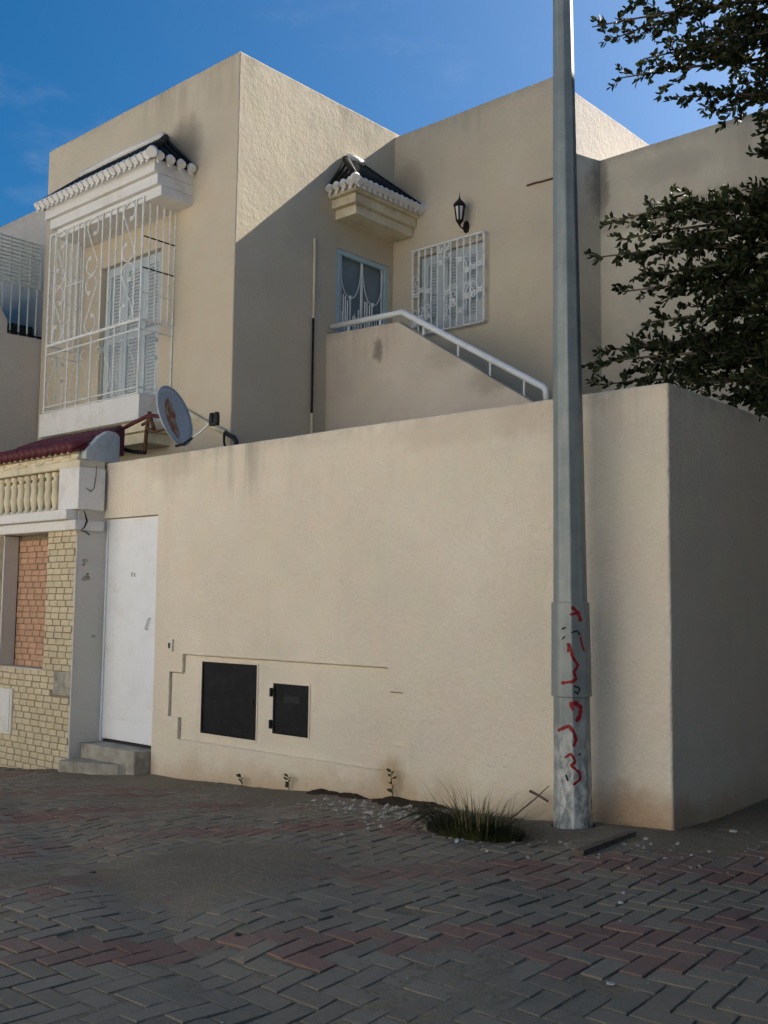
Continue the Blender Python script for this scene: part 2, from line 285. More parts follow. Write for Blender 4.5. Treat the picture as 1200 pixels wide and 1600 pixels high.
class MB:
    """collects shapes (world coordinates) into one mesh"""
    def __init__(s): s.v = []; s.f = []; s.mi = []
    def add(s, vs, fs, mi=0):
        k = len(s.v); s.v += [tuple(v) for v in vs]; s.f += [tuple(i + k for i in f) for f in fs]; s.mi += [mi] * len(fs); return s
    def box(s, a, b, mi=0):
        (x0, y0, z0), (x1, y1, z1) = a, b
        vs = [(x0, y0, z0), (x1, y0, z0), (x1, y1, z0), (x0, y1, z0), (x0, y0, z1), (x1, y0, z1), (x1, y1, z1), (x0, y1, z1)]
        return s.add(vs, [(0, 3, 2, 1), (4, 5, 6, 7), (0, 1, 5, 4), (1, 2, 6, 5), (2, 3, 7, 6), (3, 0, 4, 7)], mi)
    def prism(s, poly, d0, d1, mi=0):
        """poly: list of 3D points, extruded by vector d1 from d0"""
        n = len(poly); vs = [Vector(p) + Vector(d0) for p in poly] + [Vector(p) + Vector(d1) for p in poly]
        fs = [tuple(range(n))[::-1], tuple(range(n, 2 * n))] + [(i, (i + 1) % n, (i + 1) % n + n, i + n) for i in range(n)]
        return s.add(vs, fs, mi)
    def tube(s, pts, r, n=6, cap=True, mi=0):
        pts = [Vector(p) for p in pts]; rings = []
        rr = r if isinstance(r, (list, tuple)) else [r] * len(pts)
        prev = None
        for i, p in enumerate(pts):
            t = (pts[min(i + 1, len(pts) - 1)] - pts[max(i - 1, 0)])
            if t.length < 1e-9: t = Vector((0, 0, 1))
            t.normalize()
            a = prev - t * prev.dot(t) if prev else t.orthogonal()
            if a.length < 1e-6: a = t.orthogonal()
            a.normalize(); prev = a; b = t.cross(a)
            rings.append([p + (a * cos(2 * pi * k / n) + b * sin(2 * pi * k / n)) * rr[i] for k in range(n)])
        vs = [v for rg in rings for v in rg]
        fs = [(i * n + k, i * n + (k + 1) % n, (i + 1) * n + (k + 1) % n, (i + 1) * n + k) for i in range(len(pts) - 1) for k in range(n)]
        if cap: fs += [tuple(range(n))[::-1], tuple(range((len(pts) - 1) * n, len(pts) * n))]
        return s.add(vs, fs, mi)
    def lathe(s, c, prof, n=16, mi=0, a0=0):
        vs = [(c[0] + r * cos(2 * pi * k / n + a0), c[1] + r * sin(2 * pi * k / n + a0), c[2] + z) for r, z in prof for k in range(n)]
        fs = [(i * n + k, i * n + (k + 1) % n, (i + 1) * n + (k + 1) % n, (i + 1) * n + k) for i in range(len(prof) - 1) for k in range(n)]
        fs += [tuple(range(n))[::-1], tuple(range((len(prof) - 1) * n, len(prof) * n))]
        return s.add(vs, fs, mi)
    def mesh(s, name, bevel=0.0, seg=2, smooth=False, fix=True):
        me = bpy.data.meshes.new(name); me.from_pydata(s.v, [], s.f)
        if any(s.mi): me.polygons.foreach_set('material_index', s.mi)
        if bevel or fix:
            bm = bmesh.new(); bm.from_mesh(me)
            if fix: bmesh.ops.recalc_face_normals(bm, faces=bm.faces)
            if bevel: bmesh.ops.bevel(bm, geom=[e for e in bm.edges if len(e.link_faces) == 2 and e.calc_face_angle(0) > 0.3], offset=bevel, segments=seg, affect='EDGES', profile=0.5)
            bm.to_mesh(me); bm.free()
        if smooth: me.polygons.foreach_set('use_smooth', [True] * len(me.polygons))
        me.update(); return me
    def build(s, name, mat, parent=None, bevel=0.0, seg=2, smooth=False):
        return mesh_obj(name, s.mesh(name, bevel, seg, smooth), mat, parent)
def clean(o): return o

def tone_attr(me, v=None):
    a = me.attributes.new('tone', 'FLOAT', 'FACE')
    a.data.foreach_set('value', v if v is not None else [random.random()] * len(me.polygons))

def wobbly(o, amp=0.006, seed=0):
    """hand-trowelled edges: displace vertices a little"""
    r = random.Random(seed)
    for v in o.data.vertices: v.co += Vector((r.uniform(-amp, amp), r.uniform(-amp, amp), r.uniform(-amp, amp)))
    return o

# ------------------------------------------------------------------ ground height
def smst(a, b, t):
    t = max(0, min(1, (t - a) / (b - a))); return t * t * (3 - 2 * t)
def gz(x, y):
    xx = max(-13.0, min(-2.9, x))
    z = 0.08 + 0.053 * (xx + 2.884)
    near = smst(5.2, 2.0, y) if y < 5.2 else 0.0          # flatter towards the street
    z = z * (1 - 0.35 * near) - 0.02 * near
    z += 0.012 * sin(1.7 * x + 0.8 * y) + 0.010 * sin(2.9 * y - 1.1 * x + 1.0) + 0.006 * sin(5.1 * x + 4.2 * y)
    # sunken run of paving from the left foreground to the middle
    d = abs((x + 3.9) * 0.35 + (y - 2.9) * 0.94)
    z -= 0.03 * math.exp(-(d / 0.22) ** 2) * smst(-1.9, -3.2, x)
    return z
Y0 = 5.842; XC = -2.884; WT = 2.80

# --- ground sheet to the horizon
def axis(lo, hi, step, far):
    a = list(np.arange(lo, hi + 1e-6, step)); s = step; q = lo
    while q > -far: s *= 1.7; q -= s; a.insert(0, q)
    s = step; q = hi
    while q < far: s *= 1.7; q += s; a.append(q)
    return a
gx = axis(-16, 6, 0.5, 600); gy = axis(-8, 14, 0.5, 600)
vs = [(x, y, gz(max(-16, min(6, x)), max(-8, min(14, y))) - 0.075) for y in gy for x in gx]
nx = len(gx)
fs = [(j * nx + i, j * nx + i + 1, (j + 1) * nx + i + 1, (j + 1) * nx + i) for j in range(len(gy) - 1) for i in range(nx - 1)]
ground = mesh_obj('ground', MB().add(vs, fs).mesh('ground', fix=False), 'street'); tag(ground, kind='structure')

# --- pavement: a bed of joint dirt that carries the pavers
PX0, PX1, PY0, PY1 = -12.0, 2.4, -0.6, 8.6
def dirt_cover(x, y):
    """how far dirt has been swept over the pavers (patches near the walls and along the sunken run)"""
    c = 0.5 * sin(0.9 * x + 1.7) * sin(1.3 * y + 0.4) + 0.35 * sin(2.3 * x - 1.9 * y) + 0.25 * sin(4.1 * x + 3.3 * y + 1)
    c += 1.1 * smst(0.75, 0.05, Y0 - y) * (1 if x < XC + 0.5 else 0.5)
    c += 0.9 * math.exp(-(((x + 3.45) / 0.75) ** 2 + ((y - 5.45) / 0.4) ** 2))
    c += 0.9 * math.exp(-(((x + 4.6) / 0.9) ** 2 + ((y - 3.6) / 0.7) ** 2))
    return c
st = 0.06
bxs = np.arange(PX0, PX1 + 1e-6, st); bys = np.arange(PY0, PY1 + 1e-6, st)
vs = []
for y in bys:
    for x in bxs:
        c = dirt_cover(x, y) + random.uniform(-0.35, 0.35)
        vs.append((x, y, gz(x, y) - 0.0035 + max(-0.012, min(0.011, 0.012 * (c - 0.52)))))
nx = len(bxs)
fs = [(j * nx + i, j * nx + i + 1, (j + 1) * nx + i + 1, (j + 1) * nx + i) for j in range(len(bys) - 1) for i in range(nx - 1)]
pavement = mesh_obj('pavement', MB().add(vs, fs).mesh('pavement', fix=False, smooth=True), 'bed'); tag(pavement, kind='structure')

def paver_mesh(L=0.2, W=0.1, h=0.05, jit=0.0, tone=0.5):
    g = random.choice((0.0022, 0.0030, 0.0042, 0.0060)); b = 0.0024; r = lambda: random.uniform(-jit, jit)
    hx, hy = L / 2 - g, W / 2 - g
    out = [(-hx + r(), -hy + r()), (hx + r(), -hy + r()), (hx + r(), hy + r()), (-hx + r(), hy + r())]
    vs = [(x, y, -h) for x, y in out] + [(x, y, -b) for x, y in out] + [(x * (1 - b / hx), y * (1 - b / hy), r() * 0.4) for x, y in out]
    fs = [(8, 9, 10, 11)] + [(i, (i + 1) % 4, (i + 1) % 4 + 4, i + 4) for i in range(4)] + [(i + 4, (i + 1) % 4 + 4, (i + 1) % 4 + 8, i + 8) for i in range(4)]
    return vs, fs
CRACKS = [[(-3.05, 1.95), (-3.28, 2.35), (-3.40, 2.75), (-3.62, 3.25), (-3.72, 3.75), (-3.95, 4.2)], [(-5.3, 2.9), (-4.6, 2.86), (-4.0, 2.78), (-3.42, 2.72), (-2.9, 2.9)], [(-3.3, 3.35), (-3.05, 3.9), (-3.1, 4.4)]]
def crack_off(x, y):
    best = (9.0, (0, 0))
    for c in CRACKS:
        for (ax, ay), (bx2, by2) in zip(c[:-1], c[1:]):
            dx, dy = bx2 - ax, by2 - ay; l2 = dx * dx + dy * dy; t = max(0, min(1, ((x - ax) * dx + (y - ay) * dy) / l2))
            ex, ey = x - ax - dx * t, y - ay - dy * t; l = sqrt(l2); nx_, ny_ = -dy / l, dx / l; sd_ = ex * nx_ + ey * ny_
            d = sqrt(ex * ex + ey * ey)
            if d < abs(best[0]): best = (d if sd_ > 0 else -d, (nx_, ny_))
    return best
U = 0.105
cells = []
for i in range(int(PX0 / U) + 1, int(PX1 / U) - 1):
    for j in range(int(PY0 / U) + 1, int(PY1 / U) - 1):
        m = (i - j) % 4
        if m == 0: c = ((i + 1) * U, (j + 0.5) * U, 0)
        elif m == 3: c = ((i + 0.5) * U, (j + 1) * U, 1)
        else: continue
        x, y, o = c
        if y > Y0 - 0.06 and x < XC + 0.06: continue                        # under the boundary wall
        if y > 5.4 and x < -8.9: continue
        if sqrt((x + 3.44) ** 2 + (y - 5.55) ** 2) < 0.33: continue           # concrete collar of the pole
        if random.random() < 0.012: continue                                  # missing stones
        k = (i - j) // 4
        red = (k % 4 == 1) and random.random() < 0.9 or (k % 4 == 2 and random.random() < 0.10 + 0.6 * (sin(x * 1.3 + y) > 0.5)) or random.random() < 0.012
        dcr, ncr = crack_off(x, y)
        if abs(dcr) < .13: x += ncr[0] * .010 * (1 if dcr > 0 else -1); y += ncr[1] * .010 * (1 if dcr > 0 else -1)
        cells.append((x, y, o, red))
def paver_pose(x, y):
    e = 0.1
    n = Vector((-(gz(x + e, y) - gz(x - e, y)) / (2 * e), -(gz(x, y + e) - gz(x, y - e)) / (2 * e), 1))
    n += Vector((random.gauss(0, 0.007), random.gauss(0, 0.007), 0)); n.normalize()
    return n, gz(x, y) + random.gauss(0, 0.0010)
def vis_area(c):
    P = (c[0], c[1], gz(c[0], c[1])); q = proj(P)
    if q[2] < 0.5 or not (-20 < q[0] < 1220 and q[1] < 1625): return 0
    return 1.0 / q[2] ** 3
order = sorted(range(len(cells)), key=lambda i: -vis_area(cells[i]))
near_set = set(order[:298])
variants = {}
for red in (False, True):
    variants[red] = []
    for k in range(6):
        v, f = paver_mesh(jit=0.0022); me = MB().add(v, f).mesh('paver', fix=False)
        me.materials.append(M['redpaver' if red else 'paver']); tone_attr(me); variants[red].append(me)
SV, SF, SM, ST = [], [], [], []
for idx, (x, y, o, red) in enumerate(cells):
    n, z = paver_pose(x, y)
    q = Vector((0, 0, 1)).rotation_difference(n) @ Quaternion((0, 0, 1), (pi / 2 if o else 0) + random.gauss(0, 0.012))
    if idx in near_set:
        ob = bpy.data.objects.new('paver', random.choice(variants[bool(red)])); COL.objects.link(ob)
        ob.rotation_mode = 'QUATERNION'; ob.rotation_quaternion = q; ob.location = (x, y, z); ob.parent = pavement
    else:
        v, f = paver_mesh(jit=0.0022); k = len(SV); mt = q.to_matrix(); t = random.random()
        SV += [tuple(mt @ Vector(p) + Vector((x, y, z))) for p in v]; SF += [tuple(a + k for a in ff) for ff in f]
        SM += [1 if red else 0] * len(f); ST += [t] * len(f)
me = bpy.data.meshes.new('paver_field'); me.from_pydata(SV, [], SF); me.polygons.foreach_set('material_index', SM)
me.materials.append(M['paver']); me.materials.append(M['redpaver']); tone_attr(me, ST); me.update()
pf = bpy.data.objects.new('paver_field', me); COL.objects.link(pf); pf.parent = pavement; pf['kind'] = 'stuff'

# ------------------------------------------------------------------ shape helpers for the buildings
def cut(o, boxes):
    """subtract boxes from a mesh object (window and door openings)"""
    c = MB()
    for a, b in boxes: c.box(a, b)
    co = mesh_obj('cutter', c.mesh('cutter'), None)
    md = o.modifiers.new('cut', 'BOOLEAN'); md.operation = 'DIFFERENCE'; md.object = co; md.solver = 'EXACT'
    bpy.context.view_layer.update()
    me = bpy.data.meshes.new_from_object(o.evaluated_get(bpy.context.evaluated_depsgraph_get()))
    o.modifiers.clear(); o.data = me; bpy.data.objects.remove(co)
    return o
from mathutils import noise as mn
def wavy(o, step=0.3, amp=0.007):
    """hand-built masonry: slice the mesh and let its faces and edges wander by a few millimetres"""
    bm = bmesh.new(); bm.from_mesh(o.data)
    for ax in range(3):
        lo_, hi_ = min(v.co[ax] for v in bm.verts), max(v.co[ax] for v in bm.verts); n = Vector((0, 0, 0)); n[ax] = 1
        for t in np.arange(lo_ + step * .6, hi_ - .05, step):
            p = Vector((0, 0, 0)); p[ax] = t
            bmesh.ops.bisect_plane(bm, geom=bm.verts[:] + bm.edges[:] + bm.faces[:], plane_co=p, plane_no=n)
    for v in bm.verts:
        v.co += mn.noise_vector(v.co * 0.9) * amp + mn.noise_vector(v.co * 3.7 + Vector((9, 2, 4))) * amp * .55
    bm.to_mesh(o.data); bm.free(); return o
def bar(parent, p, q, r, mat='iron_white', name='bar', n=6):
    p, q = Vector(p), Vector(q); m = (p + q) / 2
    me = MB().tube([p - m, q - m], r, n).mesh(name, fix=False, smooth=False)
    return mesh_obj(name, me, mat, parent, m)
def curve(parent, pts, r, mat='iron_white', name='scroll', n=5):
    return mesh_obj(name, MB().tube(pts, r, n).mesh(name, fix=False, smooth=True), mat, parent)
def flower(parent, c, e, up, s=0.03, mat='iron_white', nrm=None):
    """small cast rosette: four pointed petals and a boss"""
    c, e, up = Vector(c), Vector(e), Vector(up); nn = e.cross(up)
    b = MB()
    for k in range(4):
        a = pi / 4 + k * pi / 2; d = e * cos(a) + up * sin(a); t = e * -sin(a) + up * cos(a)
        b.add([c, c + d * s * .55 + t * s * .35 + nn * .004, c + d * s, c + d * s * .55 - t * s * .35 + nn * .004, c + d * s * .5 + nn * .012, c + d * s * .5 - nn * .012],
              [(0, 1, 4), (1, 2, 4), (2, 3, 4), (3, 0, 4), (1, 0, 5), (2, 1, 5), (3, 2, 5), (0, 3, 5)])
    return mesh_obj('rosette', b.mesh('rosette', fix=False), mat, parent)
def s_scroll(o, e, up, w, h, flip=1):
    """points of an S: an open ring at each end joined by a diagonal; o = lower left corner"""
    r = min(w * 0.46, h * 0.165); pts = []
    def P(u, v): return Vector(o) + Vector(e) * (w / 2 + flip * u) + Vector(up) * v
    for k in range(15):                                    # upper ring, from its inner end over the top to the left side
        a = radians(-70 + k * 260 / 14); pts.append(P(r * cos(a), h - r + r * sin(a)))
    for k in range(15):
        a = radians(10 - k * 260 / 14); pts.append(P(r * cos(a), r + r * sin(a)))
    return pts

# ------------------------------------------------------------------ the house
YH, X1, X3, Y2, YB = 7.4, -8.95, -6.432, 10.142, 6.923
house = empty('house', (-8.5, 9.5, 0), 'beige flat-roofed two-storey house with grilled windows, tiled canopies and outside stair', 'house')
blk = MB().box((-13.13, YH, -0.4), (X1, 12.2, 7.815)).build('front_block', 'block', house, 0.014)
wavy(blk)
cut(blk, [((-11.66, 7.2, 3.832), (-10.36, 7.56, 5.78)), ((X1 - 0.12, 9.06, 3.86), (X1 + 0.2, 10.05, 5.91))])
mid = MB().box((-9.3, Y2, -0.4), (X3, 17, 7.746)).mesh('rear_block', 0.012)
for nm in ('mid', 'mid_sunlit'): mid.materials.append(M[nm])
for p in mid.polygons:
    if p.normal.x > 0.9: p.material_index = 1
mid = mesh_obj('rear_block', mid, None, house)
wavy(mid)
cut(mid, [((-8.5, 9.9, 4.96), (-7.44, Y2 + 0.14, 5.97))])
FX, FY, WZ = -6.217, 10.871, 6.891
wing = MB().prism([(X3 - 0.2, Y2 + 0.03, -0.4), (X3 - 0.004, Y2 + 0.03, -0.4), (FX, FY, -0.4), (7.0, FY, -0.4), (7.0, 17, -0.4), (X3 - 0.2, 17, -0.4)], (0, 0, 0), (0, 0, WZ + 0.4)).build('right_wing', 'wing', house, 0.012)
wavy(wing)
# outside stair: parapet, landing, handrail
sw = MB().prism([(X1 - 0.05, 8.9, -0.4), (X1 - 0.05, 8.9, 4.760), (-7.77, 8.9, 4.708), (-3.4, 8.9, 1.935), (-3.4, 8.9, -0.4)], (0, 0, 0), (0, 0.15, 0)).build('stair_parapet', 'stair', house, 0.012)
wavy(sw, 0.25, 0.006)
MB().box((X1 - 0.02, 9.06, 3.66), (-7.75, Y2 - 0.004, 3.84)).build('stair_landing', 'concrete', house)
rail = empty('handrail', (-7.7, 8.97, 4.8), parent=house)
yr = 8.965
A, B, C_ = onY(518, 511, yr), onY(629, 488, yr), onY(846, 603, yr)
D = onY(851, 617, yr)
path = [A] + [A.lerp(B, 0.97), A.lerp(B, 0.993) + Vector((0, 0, -.001)), B.lerp(C_, 0.012), B.lerp(C_, 0.03)] + [B.lerp(C_, 0.97), C_ + Vector((0.02, 0, -0.01)), C_ + Vector((0.055, 0, -0.05)), D + Vector((0.03, 0, -0.08))]
MB().tube(path, 0.037, 12).build('rail_pipe', 'railpipe', rail, smooth=True)
for px, py in ((545, 507), (594, 496), (662, 506), (716, 535), (766, 562), (819, 590)):
    t = onY(px, py, yr); top = 4.73 if t.x < -7.77 else 4.708 - 0.635 * (t.x + 7.77)
    bar(rail, (t.x, yr, top - 0.02), (t.x, yr, t.z), 0.012, 'railpipe', 'post')

# pipe down the side of the front block
pipe = empty('drainpipe', (X1 + 0.025, 8.65, 3.0), parent=house)
bar(pipe, (X1 + 0.022, 8.648, 4.90), (X1 + 0.022, 8.646, 5.90), 0.017, 'cream', 'upper_pipe', 8)
bar(pipe, (X1 + 0.020, 8.650, 3.72), (X1 + 0.020, 8.648, 4.90), 0.014, 'blackmetal', 'lower_pipe', 8)
bar(pipe, (X1 + 0.022, 8.652, 2.9), (X1 + 0.022, 8.650, 3.72), 0.017, 'cream', 'pipe_foot', 8)

# --- canopy with barrel tiles (lean-to hipped roof on stepped cornices)
def canopy(name, label, wallp, e, out, L, D, z_eave, z_ridge, hip0, hip1, tiers, n_front, n_side0, n_side1, r):
    """wallp: point on the wall at the left end of the eave (z ignored); e along the eave, out away from the wall"""
    e, out, zz = Vector(e), Vector(out), Vector((0, 0, 1)); W = Vector((wallp[0], wallp[1], 0))
    def P(s, d, z): return W + e * s + out * d + zz * z
    c = empty(name, P(L / 2, 0, z_eave), parent=house); c['label'] = label
    for (s0, s1, d, z0, z1) in tiers:
        MB().prism([P(s0, -0.02, z0), P(s1, -0.02, z0), P(s1, d, z0), P(s0, d, z0)], (0, 0, 0), (0, 0, z1 - z0 - 0.002)).build('cornice', 'white_plaster' if out.y < -0.5 else 'cream', c, 0.008)
    top0, top1 = P(hip0, 0.0, z_ridge), P(L - hip1, 0.0, z_ridge)
    e0, e1 = P(0, D, z_eave), P(L, D, z_eave); w0, w1 = P(0, -0.01, z_eave), P(L, -0.01, z_eave)
    vs = [e0, e1, top1, top0, w0, w1]
    MB().add(vs + [v - zz * 0.03 for v in vs], [(0, 1, 2, 3), (4, 0, 3), (1, 5, 2), (6, 7, 1, 0), (10, 6, 0, 4), (7, 11, 5, 1), (11, 10, 4, 5), (6, 10, 11, 7), (4, 3, 2, 5)]).build('roof_bed', 'tile', c)
    def column(a, b):
        d = (b - a); ln = d.length
        if ln < 0.03: return
        d.normalize(); n = d.cross(e if abs(d.dot(e)) < 0.5 else out); n = n if n.z > 0 else -n
        a = a - d * 0.03
        mesh_obj('tile', MB().tube([a + n * 0.008, a + d * (ln + 0.03) + n * 0.008], [r * 1.05, r * 0.9], 8).mesh('tile', fix=False, smooth=True), 'tile', c)
        mesh_obj('tile_end', MB().tube([a - d * 0.022 + n * 0.008 - zz * 0.004, a + d * 0.035 + n * 0.008 - zz * 0.004], [r * 1.18, r * 1.22], 10).mesh('tile_end', fix=False), 'white_plaster', c)
        # mortar drop under the tile end
        q = a - d * 0.002 - zz * (r * 1.2)
        sd = e if abs(d.dot(e)) < 0.5 else out
        b_ = MB().prism([q - sd * r * 0.55, q + sd * r * 0.55, q + sd * r * 0.4 - zz * r * 0.7, q - sd * r * 0.4 - zz * r * 0.7], d * -0.01, d * 0.05)
        mesh_obj('mortar_drop', b_.mesh('mortar_drop'), 'white_plaster', c)
    for k in range(n_front):
        s = (k + 0.5) * L / n_front
        f = 1.0
        if hip0 and s < hip0: f = min(f, s / hip0)
        if hip1 and s > L - hip1: f = min(f, (L - s) / hip1)
        a = P(s, D, z_eave); column(a, P(s, D * (1 - f), z_eave + (z_ridge - z_eave) * f))
    for (ns, s, hp, sg) in ((n_side0, 0.0, hip0, 1), (n_side1, L, hip1, -1)):
        for k in range(ns):
            d = D * (k + 0.5) / ns * 0.98; f = 1 - d / D
            column(P(s, d, z_eave), P(s + sg * hp * f, d, z_eave + (z_ridge - z_eave) * f))
    for (a, b, on) in ((e0, top0, hip0), (e1, top1, hip1)):
        if on > 0.1:
            mesh_obj('hip_tile', MB().tube([a + zz * 0.012, a.lerp(b, 1.0) + zz * 0.02], r * 1.1, 8).mesh('hip_tile', fix=False, smooth=True), 'tile', c)
            h = (b - a).normalized()
            mesh_obj('hip_end', MB().tube([a - h * 0.045 + zz * 0.01, a + h * 0.03 + zz * 0.012], r * 1.45, 12).mesh('hip_end', fix=False), 'white_plaster', c)
    mesh_obj('mortar_fillet', MB().tube([top0 + zz * 0.04 + out * .035, top0.lerp(top1, .5) + zz * 0.05 + out * .04, top1 + zz * 0.04 + out * .035], 0.042, 8).mesh('mortar_fillet', fix=False, smooth=True), 'white_plaster', c)
    return c
canopy('balcony_canopy', 'long canopy of dark tiles with white scalloped ends above the caged balcony', (-12.25, YH), (1, 0, 0), (0, -1, 0), 2.53, 0.63, 6.595, 7.16, 0.04, 0.62,
       [(0.08, 2.49, 0.565, 6.405, 6.575), (0.13, 2.49, 0.515, 6.275, 6.405), (0.22, 2.49, 0.46, 6.15, 6.275)], 22, 0, 4, 0.044)
canopy('stair_canopy', 'small corner canopy of dark tiles above the landing door', (X1, 8.87), (0, 1, 0), (1, 0, 0), 1.27, 0.49, 6.62, 7.10, 0.32, 0.66,
       [(0.03, 1.268, 0.46, 6.50, 6.605), (0.09, 1.266, 0.405, 6.385, 6.50), (0.16, 1.264, 0.35, 6.265, 6.385)], 13, 4, 0, 0.042)

# --- shuttered openings
def louvre(parent, P, w, h, n, mat='shutter'):
    b = MB()
    for k in range(n):
        z0 = h * k / n; b.prism([P(0, z0, 0.0), P(w, z0, 0.0), P(w, z0 + h / n * 0.95, 0.018), P(0, z0 + h / n * 0.95, 0.018)], P(0, 0, 0) * 0, (P(0, 0.004, -0.004) - P(0, 0, 0)))
    o = b.build('louvre', mat, parent); o['kind'] = 'stuff'; return o
def shutter_window(name, x0, x1, y, z0, z1, leaves, n):
    w = empty(name, ((x0 + x1) / 2, y, z0), parent=house)
    f = MB(); t = 0.05
    f.box((x0, y, z0), (x0 + t, y + 0.06, z1)).box((x1 - t, y, z0), (x1, y + 0.06, z1)).box((x0 + t, y, z1 - t), (x1 - t, y + 0.06, z1))
    f.build('frame', 'shutter', w, 0.004)
    MB().box((x0 + 0.01, y + 0.065, z0), (x1 - 0.01, y + 0.075, z1 - 0.01)).build('pane', 'glass', w)
    lw = (x1 - x0 - 2 * t) / leaves
    for k in range(leaves):
        a = x0 + t + k * lw; b = a + lw - 0.006; s = 0.075; yy = y - 0.004
        fr = MB().box((a, yy, z0 + .01), (a + s, yy + .04, z1 - t)).box((b - s, yy, z0 + .01), (b, yy + .04, z1 - t))
        for zc in (z0 + .01, z0 + (z1 - z0) * 0.47, z1 - t - s): fr.box((a + s, yy + .002, zc), (b - s, yy + .038, zc + s))
        fr.build('shutter_leaf', 'shutter', w)
        zr = [(z0 + .01 + s, z0 + (z1 - z0) * 0.47), (z0 + (z1 - z0) * 0.47 + s, z1 - t - s)]
        for (q0, q1) in zr:
            louvre(w, lambda u, v, d, a=a, q0=q0: Vector((a + s + u, yy + 0.012 + d, q0 + v)), b - a - 2 * s, q1 - q0, max(4, int((q1 - q0) / n)))
    return w
shutter_window('balcony_door', -11.655, -10.365, YH + 0.07, 3.834, 5.775, 3, 0.045)
shutter_window('window', -8.495, -7.445, Y2 + 0.05, 4.965, 5.965, 3, 0.04)

# --- landing door with its pale blue grille (on the side of the front block)
ld = empty('landing_door', (X1, 9.55, 3.86), parent=house); ld['label'] = 'pale blue grilled door on the stair landing'
xd = X1 - 0.05
MB().box((xd - 0.05, 9.07, 3.862), (xd - 0.03, 10.04, 5.9)).build('pane', 'frosted', ld)
f = MB().box((xd, 9.062, 3.862), (xd + .045, 9.13, 5.905)).box((xd, 9.98, 3.862), (xd + .045, 10.048, 5.905)).box((xd, 9.13, 5.845), (xd + .045, 9.98, 5.905)).box((xd + .001, 9.13, 4.55), (xd + .044, 9.98, 4.62))
f.build('frame', 'bluegrille', ld)
xg = xd + 0.02
for yy in (9.17, 9.345, 9.545, 9.565, 9.76, 9.94): bar(ld, (xg, yy, 4.62), (xg, yy, 5.845 if yy in (9.17, 9.94, 9.545, 9.565) else 5.32), 0.0105, 'railpipe')
for yy in (9.215, 9.255, 9.295, 9.40, 9.45, 9.50, 9.62, 9.66, 9.71, 9.81, 9.85, 9.895): bar(ld, (xg + .004, yy, 4.62), (xg + .004, yy, 5.05 + 0.3 * abs(sin(7 * yy))), 0.0085, 'iron_white')
for s in (0, 1):
    y0 = 9.13 + s * 0.425
    for k, (dy, zz) in enumerate(((0.07, 5.12), (0.14, 5.16), (0.30, 5.14), (0.36, 5.1))): bar(ld, (xg, y0 + dy, 4.85), (xg, y0 + dy, zz), 0.007, 'railpipe')
    for sg in (-1, 1):
        curve(ld, [(xg, y0 + 0.215 + sg * (0.03 + 0.17 * sin(t)), 5.34 + 0.50 * (1 - cos(t))) for t in np.linspace(0, 1.5, 9)], 0.008, 'railpipe')
        curve(ld, [(xg, y0 + 0.215 + sg * (0.14 - 0.05 * cos(t)), 4.86 + 0.05 * sin(t)) for t in np.linspace(0.6, 5.4, 10)], 0.007, 'railpipe')
    MB().lathe((xg, y0 + 0.215, 5.33), [(0.004, -0.03), (0.022, -0.012), (0.026, 0.004), (0.016, 0.024), (0.003, 0.035)], 8).build('finial', 'railpipe', ld)

# --- flat window grille
wg = empty('window_grille', (-7.97, Y2 - 0.06, 4.9), parent=house)
gx0, gx1, gz0, gz1, gy = -8.545, -7.395, 4.90, 6.035, Y2 - 0.07
for k in range(12):
    x = gx0 + (gx1 - gx0) * k / 11
    bar(wg, (x, gy, gz0), (x, gy, gz1), 0.0115 if 0 < k < 11 else 0.014)
for z in (gz0, gz1): bar(wg, (gx0 - .01, gy - .012, z), (gx1 + .01, gy - .012, z), 0.013, name='rail')
for x in (gx0, gx1):
    for z in (gz0 + .01, gz1 - .01): bar(wg, (x, gy, z), (x, Y2 + 0.01, z), 0.01, name='bracket')
cw = (gx1 - gx0) / 11
for (k, h) in ((0.5, .47), (1.5, .52), (2.5, .49), (0.5, .13), (1.5, .2), (2.5, .2), (4.5, .92), (5.5, .93), (4.5, .78), (7.5, .76), (9.5, .64), (10.5, .66), (8.5, .62), (9.5, .34), (10.5, .37), (8.5, .33), (7.5, .18), (6.5, .3), (5.5, .42)):
    flower(wg, (gx0 + cw * k, gy - .006, gz0 + (gz1 - gz0) * h), (1, 0, 0), (0, 0, 1), 0.05)
for k, h, fl in ((0.0, .52, 1), (0, .12, 1), (1, .14, -1), (2, .16, 1), (4, .80, 1), (5, .82, -1), (6, .24, 1), (8, .30, -1), (8, .6, 1), (9, .3, 1), (5, .1, -1)):
    curve(wg, s_scroll((gx0 + cw * k, gy - .008, gz0 + (gz1 - gz0) * h), (1, 0, 0), (0, 0, 1), cw * .98, 0.20, fl), 0.0065)

# --- balcony: slab, mouldings under it, and the cage
bal = empty('balcony', (-11.1, YH, 3.52), parent=house); bal['label'] = 'white balcony slab boxed in by the iron cage'
MB().box((-12.245, YB - 0.004, 3.522), (-10.03, YH + 0.05, 3.83)).build('slab', 'white_plaster', bal, 0.008)
MB().box((-11.75, YB + 0.075, 3.40), (-10.0, YH + 0.05, 3.520)).build('moulding', 'cream', bal, 0.006)
MB().box((-11.70, YB + 0.13, 3.27), (-10.06, YH + 0.05, 3.398)).build('moulding', 'cream', bal, 0.006)
cage = empty('balcony_cage', (-11.1, YB, 3.83), parent=house); cage['label'] = 'white wrought iron cage of bars and scrolls round the balcony'
RZ, TZ = 4.72, 6.212; cx0, cx1 = -12.15, -10.075; R1 = 0.0105
def zpx(X, Y, s=4.286, ox=40, oy=200): return ox + X / s, oy + Y / s
tops = [205, 282, 320, 360, 400, 520, 572, 615, 658, 745]
bx_ = []
